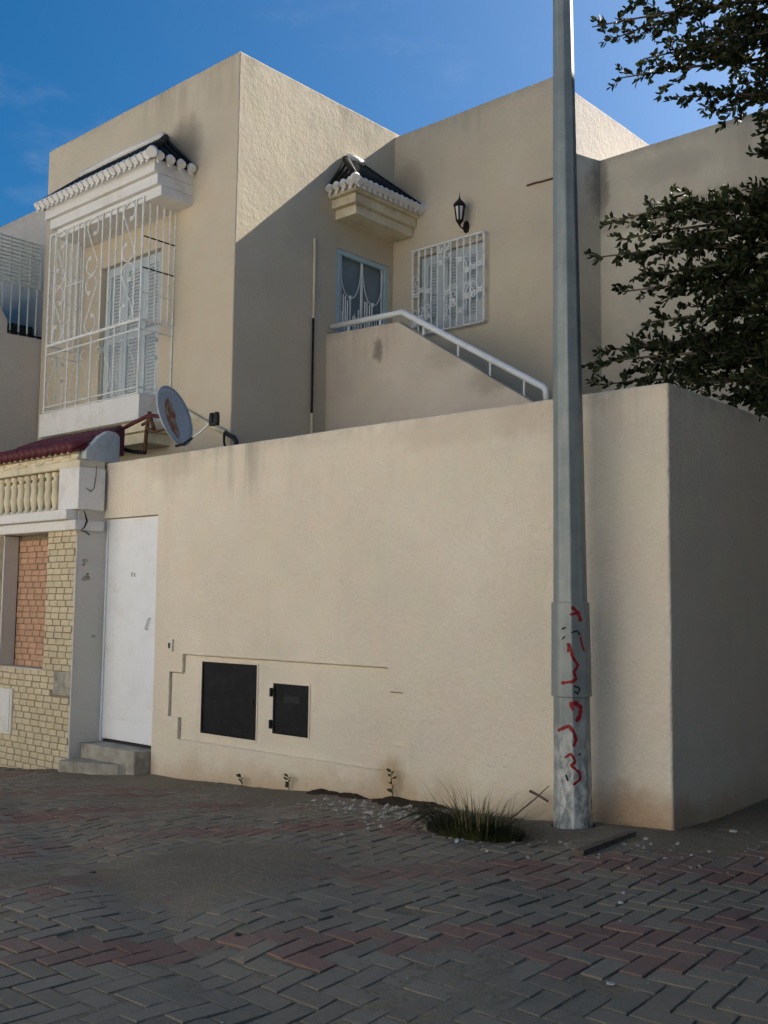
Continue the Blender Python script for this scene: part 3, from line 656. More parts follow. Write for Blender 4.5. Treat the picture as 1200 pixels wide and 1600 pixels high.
for X in tops:
    px = 40 + X / 4.286; py = 368 + (px - 80) * (308 - 368) / (222 - 80); bx_.append(onY(px, py, YB).x)
for x in [cx0] + bx_ + [cx1]: bar(cage, (x, YB, RZ), (x, YB, TZ), R1 if x not in (cx0, cx1) else 0.013)
for (x0, x1) in ((bx_[0], bx_[1]), (bx_[4], bx_[5]), (bx_[8], bx_[9])):
    hh = (TZ - RZ) / 2
    wide = (x0 == bx_[4])
    for s in (0, 1):
        pts = s_scroll((x0, YB - .004, RZ + .01 + s * hh), (1, 0, 0), (0, 0, 1), x1 - x0, hh - .02, -1 if (wide and s == 0) else 1)
        curve(cage, pts, 0.0085)
        r = (x1 - x0) * .46; fl = -1 if (wide and s == 0) else 1
        flower(cage, pts[0] + Vector((0, -.004, 0.02)), (1, 0, 0), (0, 0, 1), 0.038)
        flower(cage, pts[-1] + Vector((0, -.004, -0.02)), (1, 0, 0), (0, 0, 1), 0.038)
mx = (bx_[1] + bx_[4]) / 2; bar(cage, (bx_[1], YB - .002, 5.44), (bx_[4], YB - .002, 5.44), 0.008, name='rung')
for z, r in ((TZ, .012), (RZ, .020), (4.605, .011), (3.91, .010), (3.842, .009)):
    bar(cage, (cx0, YB, z), (cx1, YB, z), r, name='rail')
    bar(cage, (cx1, YB, z), (cx1, YH, z), r, name='rail'); bar(cage, (cx0, YB, z), (cx0, YH, z), r, name='rail')
lowx = [onY(40 + X / 4.286, 430 + Yp / 4.286, YB).x for X, Yp in ((277, 640), (432, 600), (588, 560))]
for x in [cx0, cx1]: bar(cage, (x, YB, 3.835), (x, YB, RZ), 0.013, name='post')
for x in lowx: bar(cage, (x, YB, 3.835), (x, YB, RZ - 0.0), 0.010, name='post')
xs = [cx0] + lowx + [cx1]
for a, b in zip(xs[:-1], xs[1:]):                        # lyre-shaped fillings of the lower panels
    m = (a + b) / 2; w = (b - a) * 0.36
    bar(cage, (m, YB, 3.91), (m, YB, 4.605), 0.005, 'bluegrille')
    for sg in (-1, 1):
        curve(cage, [(m + sg * w * (0.55 + 0.40 * sin(3.0 * t + 0.4) - 0.5 * t * t + 0.35 * t), YB, 3.93 + 0.46 * t) for t in np.linspace(0, 1, 12)], 0.005, 'iron_white', n=4)
        curve(cage, [(m + sg * (w * 0.5 - 0.055 * cos(t)), YB, 4.47 + 0.06 * sin(t)) for t in np.linspace(-2.2, 2.8, 11)], 0.005, 'iron_white', n=4)
    flower(cage, (m, YB - .003, 4.45), (1, 0, 0), (0, 0, 1), 0.03, 'bluegrille'); flower(cage, (m, YB - .003, 4.02), (1, 0, 0), (0, 0, 1), 0.028, 'bluegrille')
for x in (cx1, cx0):                                     # the two short sides
    for yy in (YB + 0.10, YB + 0.20, YB + 0.30, YB + 0.39, YH - 0.01): bar(cage, (x, yy, RZ if yy < YH - .02 else 3.84), (x, yy, TZ), R1)
    for z in (5.73, 5.35, 5.05): bar(cage, (x + .001, YB, z), (x + .001, YH, z), 0.009, 'blackmetal' if x == cx1 and z > 5.1 else 'iron_white', name='rung')
    bar(cage, (x, YB + .24, 3.842), (x, YB + .24, RZ), 0.006)
    flower(cage, (x + .004, YB + .24, 4.3), (0, 1, 0), (0, 0, 1), 0.035, 'bluegrille'); flower(cage, (x + .004, YB + .24, 4.52), (0, 1, 0), (0, 0, 1), 0.035, 'bluegrille')
for k in range(6): bar(cage, (cx0 + (cx1 - cx0) * (k + .5) / 6, YB, TZ), (cx0 + (cx1 - cx0) * (k + .5) / 6, YH, TZ), 0.006)

# --- loose fittings on the house walls
cond = empty('conduit', (-9.3, YH - 0.05, 3.3), 'pale conduit sloping across the house wall to a black sleeve at its corner', 'pipe')
p0, p1, p2 = onY(286, 640, YH - .045), onY(352, 676, YH - .045), onY(366, 684, YH - .06)
MB().tube([p0, p0.lerp(p1, .5) + Vector((0, 0, -.012)), p1], 0.032, 8).build('tube', 'cream', cond, smooth=True)
MB().tube([p1 - Vector((.03, 0, -.01)), p2, p2 + Vector((.05, -.01, -.05)), p2 + Vector((.07, -.02, -.22))], 0.026, 8).build('sleeve', 'rubber', cond, smooth=True)
MB().tube([p1 + Vector((-.02, .0, -.0)), p1 + Vector((.02, -.03, -.12)), p1 + Vector((.08, -.03, -.24))], 0.014, 6).build('wire', 'rubber', cond, smooth=True)
w = MB().tube([onY(823, 290, Y2 - .02), onY(838, 285, Y2 - .03), onY(845, 284, Y2 - .02), onY(872, 276, Y2 - .02)], 0.010, 6).build('iron_rod', 'rust', None)
tag(w, 'thin rusty rod fixed to the upper wall just left of the pole', 'rod')

# ------------------------------------------------------------------ wall lantern
lc = onY(718, 330, Y2 - 0.15)
lan = empty('wall_lantern', (lc.x, Y2, lc.z - .28), 'black carriage lantern on the wall above the white window grille', 'lantern')
LX, LY, LZ = lc.x, Y2 - 0.15, lc.z
MB().lathe((LX, LY, LZ + .06), [(0.084, 0.0), (0.088, 0.010), (0.060, 0.05), (0.026, 0.085), (0.010, 0.105), (0.014, 0.118), (0.006, 0.13), (0.004, 0.18)], 6).build('roof', 'blackmetal', lan)
MB().lathe((LX, LY, LZ - .125), [(0.034, 0.0), (0.062, 0.178)], 6).build('glass', 'plastic', lan)
fr = MB()
for k in range(6):
    a = 2 * pi * k / 6
    fr.tube([(LX + .040 * cos(a), LY + .040 * sin(a), LZ - .125), (LX + .066 * cos(a), LY + .066 * sin(a), LZ + .06)], 0.011, 5)
fr.lathe((LX, LY, LZ - .165), [(0.006, -.03), (0.012, -.015), (0.02, 0.0), (0.042, 0.03), (0.046, 0.045)], 8)
fr.build('cage_frame', 'blackmetal', lan)
MB().tube([(LX, LY, LZ - .165), (LX, LY + .03, LZ - .20), (LX, LY + .08, LZ - .205), (LX, Y2 - .012, LZ - .17)], 0.010, 6).build('arm', 'blackmetal', lan, smooth=True)
pl = [(LX + .045 * cos(t), Y2 - 0.02, LZ - .165 + .08 * sin(t)) for t in np.linspace(0, 2 * pi, 17)[:-1]]
MB().prism(pl, (0, 0, 0), (0, 0.018, 0)).build('back_plate', 'blackmetal', lan)

# ------------------------------------------------------------------ boundary wall, door and meter hatches
bw = empty('boundary_wall', (-5.5, Y0, -0.1), 'beige rendered boundary wall with a stepped recessed panel and two black hatches', 'wall')
DX0, DX1, DTOP, DBOT = -9.0, -8.086, 2.236, 0.065
body = MB().prism([(-9.06, Y0, -0.5), (XC, Y0, -0.5), (XC, 12.0, -0.5), (XC - 0.2, 12.0, -0.5), (XC - 0.2, Y0 + 0.2, -0.5), (-9.06, Y0 + 0.2, -0.5)], (0, 0, 0), (0, 0, WT + 0.5)).mesh('wall', 0.016, 3)
body = mesh_obj('render_coat', body, 'wall', bw)
wavy(body, 0.25, 0.006)
cut(body, [((DX0 - 0.2, Y0 - 0.2, -1.0), (DX1, Y0 + 0.6, DTOP)), ((-7.395, Y0 - .1, .256), (-6.66, Y0 + .07, .884)), ((-6.45, Y0 - .1, .335), (-6.03, Y0 + .07, .747))])
pn = [(-7.658, .94), (-5.163, .94), (-5.163, .763), (-5.010, .763), (-5.010, .366), (-5.158, .366), (-5.158, .175), (-7.697, .175), (-7.697, .366), (-7.850, .366), (-7.850, .773), (-7.658, .773)]
def cut_poly(o, poly, d0, d1):
    co = mesh_obj('cutter', MB().prism(poly, d0, d1).mesh('cutter'), None)
    md = o.modifiers.new('cut', 'BOOLEAN'); md.operation = 'DIFFERENCE'; md.object = co; md.solver = 'EXACT'
    bpy.context.view_layer.update()
    me = bpy.data.meshes.new_from_object(o.evaluated_get(bpy.context.evaluated_depsgraph_get()))
    o.modifiers.clear(); o.data = me; bpy.data.objects.remove(co)
RC = 0.030                                                  # depth of the stepped recess
cut_poly(body, [(x, Y0, z) for x, z in pn], (0, -0.1, 0), (0, RC, 0))
gd = Y0 + RC + 0.03                                         # shadow groove along the top and left of the recess
cut(body, [((-7.657, Y0 - .1, .928), (-5.164, gd, .9397))])
cut(body, [((-7.8497, Y0 - .1, .762), (-7.659, gd, .7727)), ((-5.162, Y0 - .1, .753), (-5.0103, gd, .7627))])
cut(body, [((-7.6577, Y0 - .1, .7735), (-7.646, gd, .927))])
cut(body, [((-7.8497, Y0 - .1, .3663), (-7.838, gd, .761))])
cut(body, [((-7.6967, Y0 - .1, .1753), (-7.685, gd, .3655))])
body.name = 'render_coat'
YW = Y0; Y0 = YW + RC - 0.002                               # hatches sit on the recessed face
for (x0, x1, z0, z1, small) in ((-7.395, -6.66, .256, .884, False), (-6.45, -6.03, .335, .747, True)):
    h = empty('meter_hatch', ((x0 + x1) / 2, Y0, z0), parent=bw)
    h['label'] = 'small black hinged hatch' if small else 'large black scuffed hatch'
    b = 0.02
    MB().box((x0 - .014, Y0 - .006, z0 - .014), (x1 + .014, Y0 + .004, z0)).box((x0 - .014, Y0 - .006, z1), (x1 + .014, Y0 + .004, z1 + .014)).box((x0 - .014, Y0 - .006, z0), (x0, Y0 + .004, z1)).box((x1, Y0 - .006, z0), (x1 + .014, Y0 + .004, z1)).build('surround', 'wall', h)
    MB().box((x0 + .006, Y0 + .000, z0 + .006), (x1 - .006, Y0 + .03, z1 - .006)).build('leaf', 'blackmetal', h, 0.003)
    fr = MB().box((x0, Y0 - .008, z0), (x0 + b, Y0 + .04, z1)).box((x1 - b, Y0 - .008, z0), (x1, Y0 + .04, z1)).box((x0 + b, Y0 - .007, z0), (x1 - b, Y0 + .04, z0 + b)).box((x0 + b, Y0 - .007, z1 - b), (x1 - b, Y0 + .04, z1))
    fr.build('frame', 'blackmetal', h)
    if small:
        for zc in (z0 + .075, z1 - .075):
            MB().tube([(x0 - .012, Y0 - .02, zc - .035), (x0 - .012, Y0 - .02, zc + .035)], 0.014, 8).build('hinge', 'blackmetal', h)
        MB().box((x0 + .13, Y0 - .004, z1 - .15), (x1 - .1, Y0 + .004, z1 - .095)).build('slot', 'rubber', h)
    else:
        MB().tube([(x1 - .05, Y0 - .006, (z0 + z1) / 2 - .03), (x1 - .05, Y0 - .006, (z0 + z1) / 2 + .03)], 0.008, 6).build('latch', 'rust', h)
Y0 = YW
bb = onY(267, 1008, Y0)
bell = empty('doorbell', (bb.x, Y0, bb.z), 'little cream bell push on the wall above the stepped panel', 'doorbell')
MB().box((bb.x - .035, Y0 - .018, bb.z - .055), (bb.x + .035, Y0 + .002, bb.z + .055)).build('plate', 'plastic', bell, 0.006)
MB().box((bb.x - .014, Y0 - .024, bb.z - .028), (bb.x + .014, Y0 - .016, bb.z + .022)).build('button', 'rust', bell, 0.003)
# door
dr = empty('door', (-8.54, Y0, DBOT), parent=bw); dr['label'] = 'plain white sheet metal door'
yd = Y0 + 0.045
MB().box((DX0 + .03, yd, DBOT), (DX1 - .004, yd + .045, DTOP - .006)).build('leaf', 'door', dr, 0.004)
MB().box((DX0 + .002, yd - .012, DBOT - .03), (DX0 + .026, yd + .06, DTOP - .004)).build('jamb', 'door', dr, 0.003)
MB().box((DX0 + .03, yd + 0.012, DBOT - 0.12), (DX1 + .02, yd + .2, DBOT - .012)).build('sill_gap', 'dark', dr)
rv = MB()
def riv(x, z): rv.lathe((x, yd, z), [(0.0065, -0.004), (0.0065, 0.004), (0.003, 0.007)], 6)
for k in range(12): riv(-8.86 + k * 0.062, 0.27)
for k in range(22): riv(-8.83, 0.45 + k * 0.062)
for k in range(9):
    t = pi * k / 8; riv(-8.46 - 0.21 * cos(t), 1.72 + 0.22 * sin(t))
rv.build('rivets', 'door', dr)['kind'] = 'stuff'
hp = onY(232, 975, yd)
MB().tube([(hp.x - .022, yd + .002, hp.z - .055), (hp.x - .020, yd - .022, hp.z - .05), (hp.x + .018, yd - .024, hp.z + .05), (hp.x + .02, yd + .002, hp.z + .055)], 0.0085, 8).build('handle', 'railpipe', dr, smooth=True)
hp = onY(209, 898, yd)
MB().box((hp.x - .032, yd - .004, hp.z - .020), (hp.x - .024, yd + .002, hp.z + .022)).box((hp.x - .024, yd - .004, hp.z + .014), (hp.x - .010, yd + .002, hp.z + .020)).box((hp.x + .010, yd - .004, hp.z - .016), (hp.x + .016, yd + .002, hp.z + .012)).box((hp.x + .016, yd - .004, hp.z - .016), (hp.x + .030, yd + .002, hp.z - .011)).box((hp.x + .016, yd - .004, hp.z + .007), (hp.x + .030, yd + .002, hp.z + .012)).build('door_number', 'rust', dr)
# concrete doorsteps
ds = empty('doorsteps', (-8.5, 5.6, -0.22), 'two worn concrete steps leading up to the white metal door', 'steps')
wobbly(MB().box((-8.99, 5.665, -0.3), (DX1 - .012, Y0 + .12, 0.035)).build('upper_step', 'concrete', ds, 0.012), 0.004, 1)
wobbly(MB().prism([(-8.965, 5.41, -0.5), (-8.262, 5.615, -0.5), (-8.09, Y0 - .004, -0.5), (-8.99, Y0 - .004, -0.5)], (0, 0, 0), (0, 0, 0.4)).build('lower_step', 'concrete', ds, 0.014), 0.006, 2)

# ------------------------------------------------------------------ sunlit house on the other side of the street (behind the camera, its light fills the shade)
M['facing'] = simple('cream_facade', (0.80, 0.765, 0.70), 0.9, 0.03, 2, 0.1)
fh = empty('facing_house', (-10, -9.5, 0), 'cream two-storey house across the street facing the sun', 'house')
fw = MB().box((-21, -16, -0.4), (0.5, -8.5, 8.4)).build('wall', 'facing', fh, 0.02)
op = [(x, z) for x in (-19, -15.5, -12, -8.5, -5, -1.8) for z in (1.0, 4.4)]
cut(fw, [((x - .55, -8.7, z), (x + .55, -8.3, z + 1.3)) for x, z in op])
for x, z in op:
    w_ = MB().box((x - .55, -8.66, z), (x + .55, -8.64, z + 1.3)).build('window', 'shutter', fh)
MB().box((-21.2, -8.55, 3.55), (0.7, -8.3, 3.75)).build('string_course', 'white_plaster', fh)

# ------------------------------------------------------------------ unseen house added right of the frame to shade the lane and side wall
lh = empty('lane_shade_house', (4.5, 7, 0), 'unseen grey rendered house added on the right to shade the lane', 'house')
lw = MB().box((1.9, 3.0, -0.4), (9, 17, 6.6)).build('wall', 'nhouse', lh, 0.02)
cut(lw, [((1.7, y - .5, z), (2.05, y + .5, z + 1.25)) for y in (5.5, 9.0, 12.5) for z in (1.0, 4.1)])
for y in (5.5, 9.0, 12.5):
    for z in (1.0, 4.1): MB().box((2.02, y - .5, z), (2.04, y + .5, z + 1.25)).build('window', 'shutter', lh)

# ------------------------------------------------------------------ neighbour's brick garden wall
YN, XN = 5.55, -9.0
nw = empty('garden_wall', (-10, YN, -0.3), "neighbour's yellow brick wall with stone balusters and a maroon tiled coping", 'wall')
core = MB().box((-13.5, YN + 0.012, -0.6), (XN - 0.012, YN + 0.30, 2.10)).build('mortar_core', 'mortar', nw)
cut(core, [((-10.415, YN - .2, 0.69), (-9.55, YN + 0.17, 2.3))])
MB().box((XN - 0.012, YN + 0.006, -0.6), (XN + 0.0, Y0 + 0.04, 2.32)).build('side_render', 'pale', nw)
# rough edge of the side render lapping over the bricks
rp = [(XN - 0.012 - 0.018 * abs(sin(3.3 * z) + 0.5 * sin(11 * z)), YN + 0.003, z) for z in np.arange(-0.35, 2.1, 0.07)]
MB().prism(rp + [(XN - .002, YN + .003, 2.09), (XN - .002, YN + .003, -0.35)], (0, -0.006, 0), (0, 0.012, 0)).build('render_edge', 'pale', nw)
BH, BL = 0.0635, 0.152
bvar = []
def brick_mesh(L, nm, mat):
    b = 0.004; hx, hz = L / 2, 0.0285
    vs = []
    for (yy, k) in ((0.03, 0), (-0.004, 0), (-0.009, b)):
        vs += [(-hx + k + random.uniform(-.001, .001), yy, -hz + k), (hx - k + random.uniform(-.001, .001), yy, -hz + k), (hx - k, yy, hz - k + random.uniform(-.001, .001)), (-hx + k, yy, hz - k)]
    me = MB().add(vs, [(8, 9, 10, 11)] + [(i + 4 * j, (i + 1) % 4 + 4 * j, (i + 1) % 4 + 4 * j + 4, i + 4 * j + 4) for j in (0, 1) for i in range(4)]).mesh(nm, fix=False)
    me.materials.append(M[mat]); tone_attr(me); return me
cache = {}
def lay(x0, x1, z0, z1, y, mat, parent, skip=lambda x, z: False):
    nrow = int(round((z1 - z0) / BH))
    for r in range(nrow):
        z = z0 + (r + .5) * BH; x = x1 + (BL / 2 if r % 2 else 0) + (0.03 * ((r * 7) % 3 - 1)); 
        while x > x0:
            a, b = max(x - BL, x0), min(x, x1); x -= BL
            if b - a < 0.035: continue
            L = round((b - a - 0.010) * 100) / 100 - 0.001
            if skip((a + b) / 2, z): continue
            key = (L, mat, random.randrange(3))
            if key not in cache: cache[key] = brick_mesh(L, 'brick', mat)
            o = bpy.data.objects.new('brick', cache[key]); COL.objects.link(o)
            o.location = ((a + b) / 2, y + random.gauss(0, .0015), z + random.gauss(0, .0008)); o.rotation_euler = (0, random.gauss(0, .006), 0)
            attach(o, parent)
lay(-9.55, XN - .014, 0.715, 2.095, YN + .006, 'brick', nw)
lay(-10.72, XN - .014, 0.715 - BH * 17, 0.715, YN + .006, 'brick', nw, lambda x, z: (-9.33 < x and 0.47 < z < 0.715) or z < -0.33 - 0.053 * (x + 9) * -1 - 0.02)
lay(-10.40, -9.552, 0.715, 2.04, YN + .165, 'pinkbrick', nw)
lay(-10.72, -10.43, 0.715, 2.095, YN + .006, 'brick', nw)
wobbly(MB().box((-9.33, YN - .004, 0.48), (XN - .016, YN + .06, 0.71)).build('cement_patch', 'concrete', nw, 0.006), 0.006, 4)
MB().box((-10.43, YN - .01, 0.72), (-10.40, YN + .15, 2.09)).build('window_jamb', 'pale', nw)
MB().box((-10.403, YN - 0.0, 0.700), (-9.552, YN + .15, 0.717)).build('window_sill', 'pale', nw)
MB().box((-10.62, YN - .05, 0.60), (-10.436, YN + .0, 2.09)).box((-10.65, YN - .07, 1.98), (-10.42, YN + .0, 2.08)).box((-10.65, YN - .07, 0.52), (-10.42, YN + .0, 0.62)).build('window_pilaster', 'cream', nw, 0.006)
# ledge, pedestal, balusters, top rail
wobbly(MB().box((-13.5, YN - .06, 2.105), (XN + .045, YN + .27, 2.205)).build('ledge', 'white_plaster', nw, 0.01), 0.002, 5)
MB().box((-13.5, YN - .12, 2.207), (XN - .03, YN + .27, 2.305)).build('ledge', 'white_plaster', nw, 0.01)
MB().box((-9.30, YN - .05, 2.307), (XN + .065, YN + .25, 2.725)).build('pedestal', 'white_plaster', nw, 0.006)
bme = MB().lathe((0, 0, 0), [(0.048, 0), (0.048, .035), (0.030, .05), (0.034, .065), (0.046, .13), (0.050, .165), (0.043, .19), (0.047, .2), (0.043, .21), (0.040, .25), (0.046, .30), (0.052, .32), (0.030, .345), (0.034, .36), (0.050, .375), (0.050, .412)], 12).mesh('baluster', smooth=True)
for k in range(10):
    mesh_obj('baluster', bme, 'cream', nw, (-9.39 - k * 0.138, YN + 0.06, 2.308), (0, 0, random.uniform(0, .4)))
MB().box((-13.5, YN - 0.03, 2.727), (XN + .035, YN + .26, 2.80)).build('top_rail', 'cream', nw, 0.008)
MB().box((-13.5, YN + 0.0, 2.802), (XN - .05, YN + .26, 2.872)).build('brick_band', 'cream', nw, 0.004)
MB().box((-13.5, YN - 0.045, 2.874), (XN - .08, YN + .26, 2.898)).build('eave_strip', 'cream', nw, 0.004)
for k in range(12):
    mesh_obj('band_brick', MB().box((-.075, -.008, -.013), (.075, .01, .013)).mesh('band_brick', 0.003, 1), 'brick', nw, (-9.12 - k * 0.165 + (0.03 if k % 2 else 0), YN - .002, 2.853 if k % 2 else 2.822))
# maroon barrel tiles sloping back from the eave
ta, tb = Vector((0, YN - .075, 2.915)), Vector((0, YN + .50, 3.19))
MB().prism([(-13.5, YN - .04, 2.90), (-13.5, YN + .5, 2.90), (-13.5, YN + .5, 3.17)], (0, 0, 0), (4.5, 0, 0)).build('coping_bed', 'redtile', nw)
for k in range(14):
    for r in range(2):
        t0, t1 = r * .5, r * .5 + .54
        mesh_obj('coping_tile', MB().tube([Vector((-9.10 - k * 0.115, 0, .004 - .01 * r)) + ta.lerp(tb, t0), Vector((-9.10 - k * 0.115, 0, -.012)) + ta.lerp(tb, t1)], [.058, .05], 8).mesh('coping_tile', fix=False, smooth=True), 'redtile', nw)
xg_ = XN + .03
ge = [onX(px, py, xg_) for px, py in ((135, 702), (134, 716), (145, 722), (187, 724), (188, 682), (182, 676), (170, 673), (158, 680), (147, 691))]
M['bluegrey'] = simple('blue_grey_render', (0.44, 0.485, 0.50), 0.85, 0.06, 6, 0.2, dirt=(0.25, 0.25, 0.24), dirt_amt=0.5, dscale=12)
MB().prism(ge, (-0.10, 0, 0), (0.0, 0, 0)).build('coping_end', 'bluegrey', nw, 0.008)
# cracked render under the coping
ck = [onX(px, py, XN + .071) for px, py in ((131, 797), (134, 806), (136, 814), (132, 824), (126, 829))]
MB().tube(ck, [.003, .009, .012, .008, .002], 5).build('crack', 'dark', nw)
MB().tube([onX(128, 829, XN + .004), onX(134, 831, XN + .004), onX(140, 836, XN + .004)], .007, 4).build('crack', 'dark', nw)
MB().tube([onX(151, 728, XN + .068), onX(150, 745, XN + .068), onX(147, 763, XN + .068), onX(142, 768, XN + .068), onX(134, 762, XN + .068)], [.003, .003, .004, .006, .002], 5).build('crack', 'dark', nw)
for (px, py, r) in ((133, 876, .035), (131, 882, .022), (135, 903, .045), (131, 905, .03), (137, 897, .02), (146, 994, .025)):
    c = onX(px, py, XN + .001); ob = MB().lathe((0, 0, 0), [(r * .8, -.004), (r, 0), (r * .7, .006)], 7).build('chipped_spot', 'concrete', nw)
    ob.data.transform(Matrix.Rotation(pi / 2, 4, 'Y') @ Matrix.Scale(.6, 4, (1, 0, 0))); ob.data.transform(Matrix.Translation(c))
wm = empty('meter_cabinet', (-10.3, YN, 0.02), "white meter cabinet set low in the neighbour's brick wall", 'cabinet')
MB().box((-10.62, YN - .025, 0.02), (-10.09, YN + .008, 0.49)).build('frame', 'plastic', wm, 0.006)
MB().box((-10.59, YN - .034, 0.05), (-10.12, YN - .022, 0.46)).build('leaf', 'white_plaster', wm, 0.005)

# ------------------------------------------------------------------ neighbour's house far left with its terrace lattice
nh = empty('neighbour_house', (-15, 7.5, 0), "neighbour's grey rendered house at the left edge with a slatted terrace screen", 'house')
MB().box((-22, 7.5, -0.5), (-13.16, 13, 7.11)).build('facade', 'nhouse', nh, 0.012)
tp = [(-13.15, 4.5, -0.5), (-13.15, 7.52, -0.5), (-13.15, 7.52, 5.085), (-13.15, 6.90, 5.068), (-13.15, 6.897, 5.245), (-13.15, 6.70, 5.56), (-13.15, 6.2, 5.9), (-13.15, 4.5, 5.9)]
MB().prism(tp, (-6, 0, 0), (0, 0, 0)).build('terrace_block', 'nhouse', nh, 0.01)
tl = empty('terrace_screen', (-13.2, 7.0, 5.08), parent=nh); tl['label'] = 'pale green terrace screen of slats and upright bars'
M['palegreen'] = simple('pale_green_paint', (0.52, 0.58, 0.53), 0.55, 0.1, 12, 0.1, dirt=(0.2, 0.2, 0.17), dirt_amt=0.5, dscale=12)
xl = -13.19
for k in range(12): MB().box((xl - .012, 6.2, 5.83 + k * 0.054), (xl + .0, 7.38, 5.855 + k * 0.054)).build('slat', 'palegreen', tl)
for k in range(8): bar(tl, (xl + .008, 6.3 + k * 0.153, 5.80), (xl + .008, 6.3 + k * 0.153, 6.46), 0.010, 'palegreen')
for k in range(9): bar(tl, (xl + .0, 6.44 + k * 0.128, 5.09), (xl + .0, 6.44 + k * 0.128, 5.80), 0.011, 'palegreen')
bar(tl, (xl, 6.2, 5.80), (xl, 7.48, 5.80), 0.013, 'palegreen', 'rail'); bar(tl, (xl, 6.9, 5.11), (xl, 7.48, 5.11), 0.016, 'blackmetal', 'rail')
MB().box((xl - .9, 7.1, 5.0), (xl - .25, 7.45, 5.32)).build('planter', 'dark', nh, 0.03)

# ------------------------------------------------------------------ satellite dish
dc = onY(272, 650, 6.2)
dish = empty('satellite_dish', (-8.85, 6.15, 2.9), 'grey satellite dish with a rusty patch on a corroded bracket above the wall', 'satellite dish')
V = (EYE - dc).normalized()
N = ((RIGHT * .93 + UP * .37) * .93 + V * .34).normalized()
ref = MB(); nr, na = 6, 36; R0 = 0.292
vs = [(0, 0, 0)]; fs = []
for i in range(1, nr + 1):
    r = R0 * i / nr
    for k in range(na): vs.append((r * cos(2 * pi * k / na), r * 1.06 * sin(2 * pi * k / na), 0.55 * r * r))
for k in range(na): fs.append((0, 1 + k, 1 + (k + 1) % na))
for i in range(nr - 1):
    for k in range(na): a = 1 + i * na; fs.append((a + k, a + na + k, a + na + (k + 1) % na, a + (k + 1) % na))
k0 = len(vs); vs += [(x, y, z - 0.012) for x, y, z in vs]; fs += [tuple(i + k0 for i in f[::-1]) for f in fs]
a = 1 + (nr - 1) * na; fs += [(a + k, a + k0 + k, a + k0 + (k + 1) % na, a + (k + 1) % na) for k in range(na)]
q = N.to_track_quat('Z', 'Y')
ro = mesh_obj('reflector', MB().add(vs, fs).mesh('reflector', fix=False, smooth=True), 'dish', dish, dc - N * .03, q.to_euler())
rim = MB().tube([dc - N * .03 + q @ Vector((R0 * cos(t), R0 * 1.06 * sin(t), .55 * R0 * R0 - .006)) for t in np.linspace(0, 2 * pi, 41)], 0.011, 6, False).build('rim', 'bluegrey', dish, smooth=True)
lnb = onY(331, 658, 6.05); foot = onY(287, 694, 6.15); lm = onY(312, 676, 6.1)
MB().tube([foot, lm, lnb], 0.011, 6).build('feed_arm', 'railpipe', dish, smooth=True)
MB().tube([onY(275, 697, 6.15), foot, lm.lerp(foot, .4)], 0.013, 6).build('arm_clamp', 'blackmetal', dish)
for dx in (0, .07):
    MB().lathe((lnb.x + dx, lnb.y, lnb.z), [(0.024, -.03), (0.03, -.02), (0.03, .03), (0.024, .075), (0.01, .08)], 10).build('feed_horn', 'rubber', dish)
MB().box((lnb.x - .02, lnb.y - .02, lnb.z - .045), (lnb.x + .09, lnb.y + .02, lnb.z - .02)).build('feed_holder', 'rubber', dish)
pt = lambda px, py: onY(px, py, 6.15)
MB().tube([pt(168, 682), pt(205, 663), pt(232, 649), pt(255, 651)], 0.021, 8).build('boom', 'oxide', dish)
MB().tube([pt(234, 643), pt(229, 672), pt(226, 706)], 0.020, 8).build('mast', 'rust', dish)
MB().tube([pt(188, 700), pt(208, 706), pt(227, 707)], 0.020, 8).build('base_bar', 'blackmetal', dish)
MB().tube([pt(233, 648), pt(240, 665), pt(243, 674), pt(262, 670)], 0.014, 6).build('strut', 'rust', dish)
MB().tube([pt(222, 664), pt(237, 655), pt(239, 672), pt(228, 668)], 0.017, 6).build('clamp', 'rust', dish)
MB().tube([pt(255, 651), dc - N * .05], 0.016, 6).build('dish_arm', 'rust', dish)
MB().tube([pt(262, 670), dc - N * .04 + q @ Vector((0, -.1, 0))], 0.012, 6).build('dish_arm', 'rust', dish)

# ------------------------------------------------------------------ street pole with its sleeve and painted scrawl
pb = Vector((-3.408, 5.578, 0)); pole = empty('street_pole', (pb.x, pb.y, gz(pb.x, pb.y)), 'tall grey tapered steel pole with red scrawl standing before the wall', 'pole')
LEAN = RIGHT * -0.0085
def oct_ring(z, r, a0=0.60): return [Vector((pb.x, pb.y, z)) + LEAN * z + Vector((r * cos(a0 + k * pi / 4), r * sin(a0 + k * pi / 4), 0)) for k in range(8)]
def oct_tube(zr, a0=0.60):
    vs = [v for z, r in zr for v in oct_ring(z, r, a0)]; n = 8
    fs = [(i * n + k, i * n + (k + 1) % n, (i + 1) * n + (k + 1) % n, (i + 1) * n + k) for i in range(len(zr) - 1) for k in range(n)]
    return vs, fs + [tuple(range(n))[::-1], tuple(range((len(zr) - 1) * n, len(zr) * n))]
pr = lambda z: 0.1200 - 0.0102 * z
shaft = MB().add(*oct_tube([(-0.2, pr(0)), (0.0, pr(0)), (1.0, pr(1)), (2.5, pr(2.5)), (5, pr(5)), (8.0, pr(8))]))
shaft_me = shaft.mesh('shaft', 0.006, 2); mesh_obj('shaft', shaft_me, 'pole', pole)
zs0, zs1 = onY(893, 1090, pb.y - .1).z, onY(893, 941, pb.y - .1).z
sl = MB().add(*oct_tube([(zs0, pr(.9) + .014), (zs0 + .3, pr(1.1) + .012), (zs1, pr(1.4) + .012)]))
sleeve_me = sl.mesh('sleeve', 0.004, 1); mesh_obj('sleeve', sleeve_me, 'pole', pole)
wob = MB(); ringn = 26
vs = []
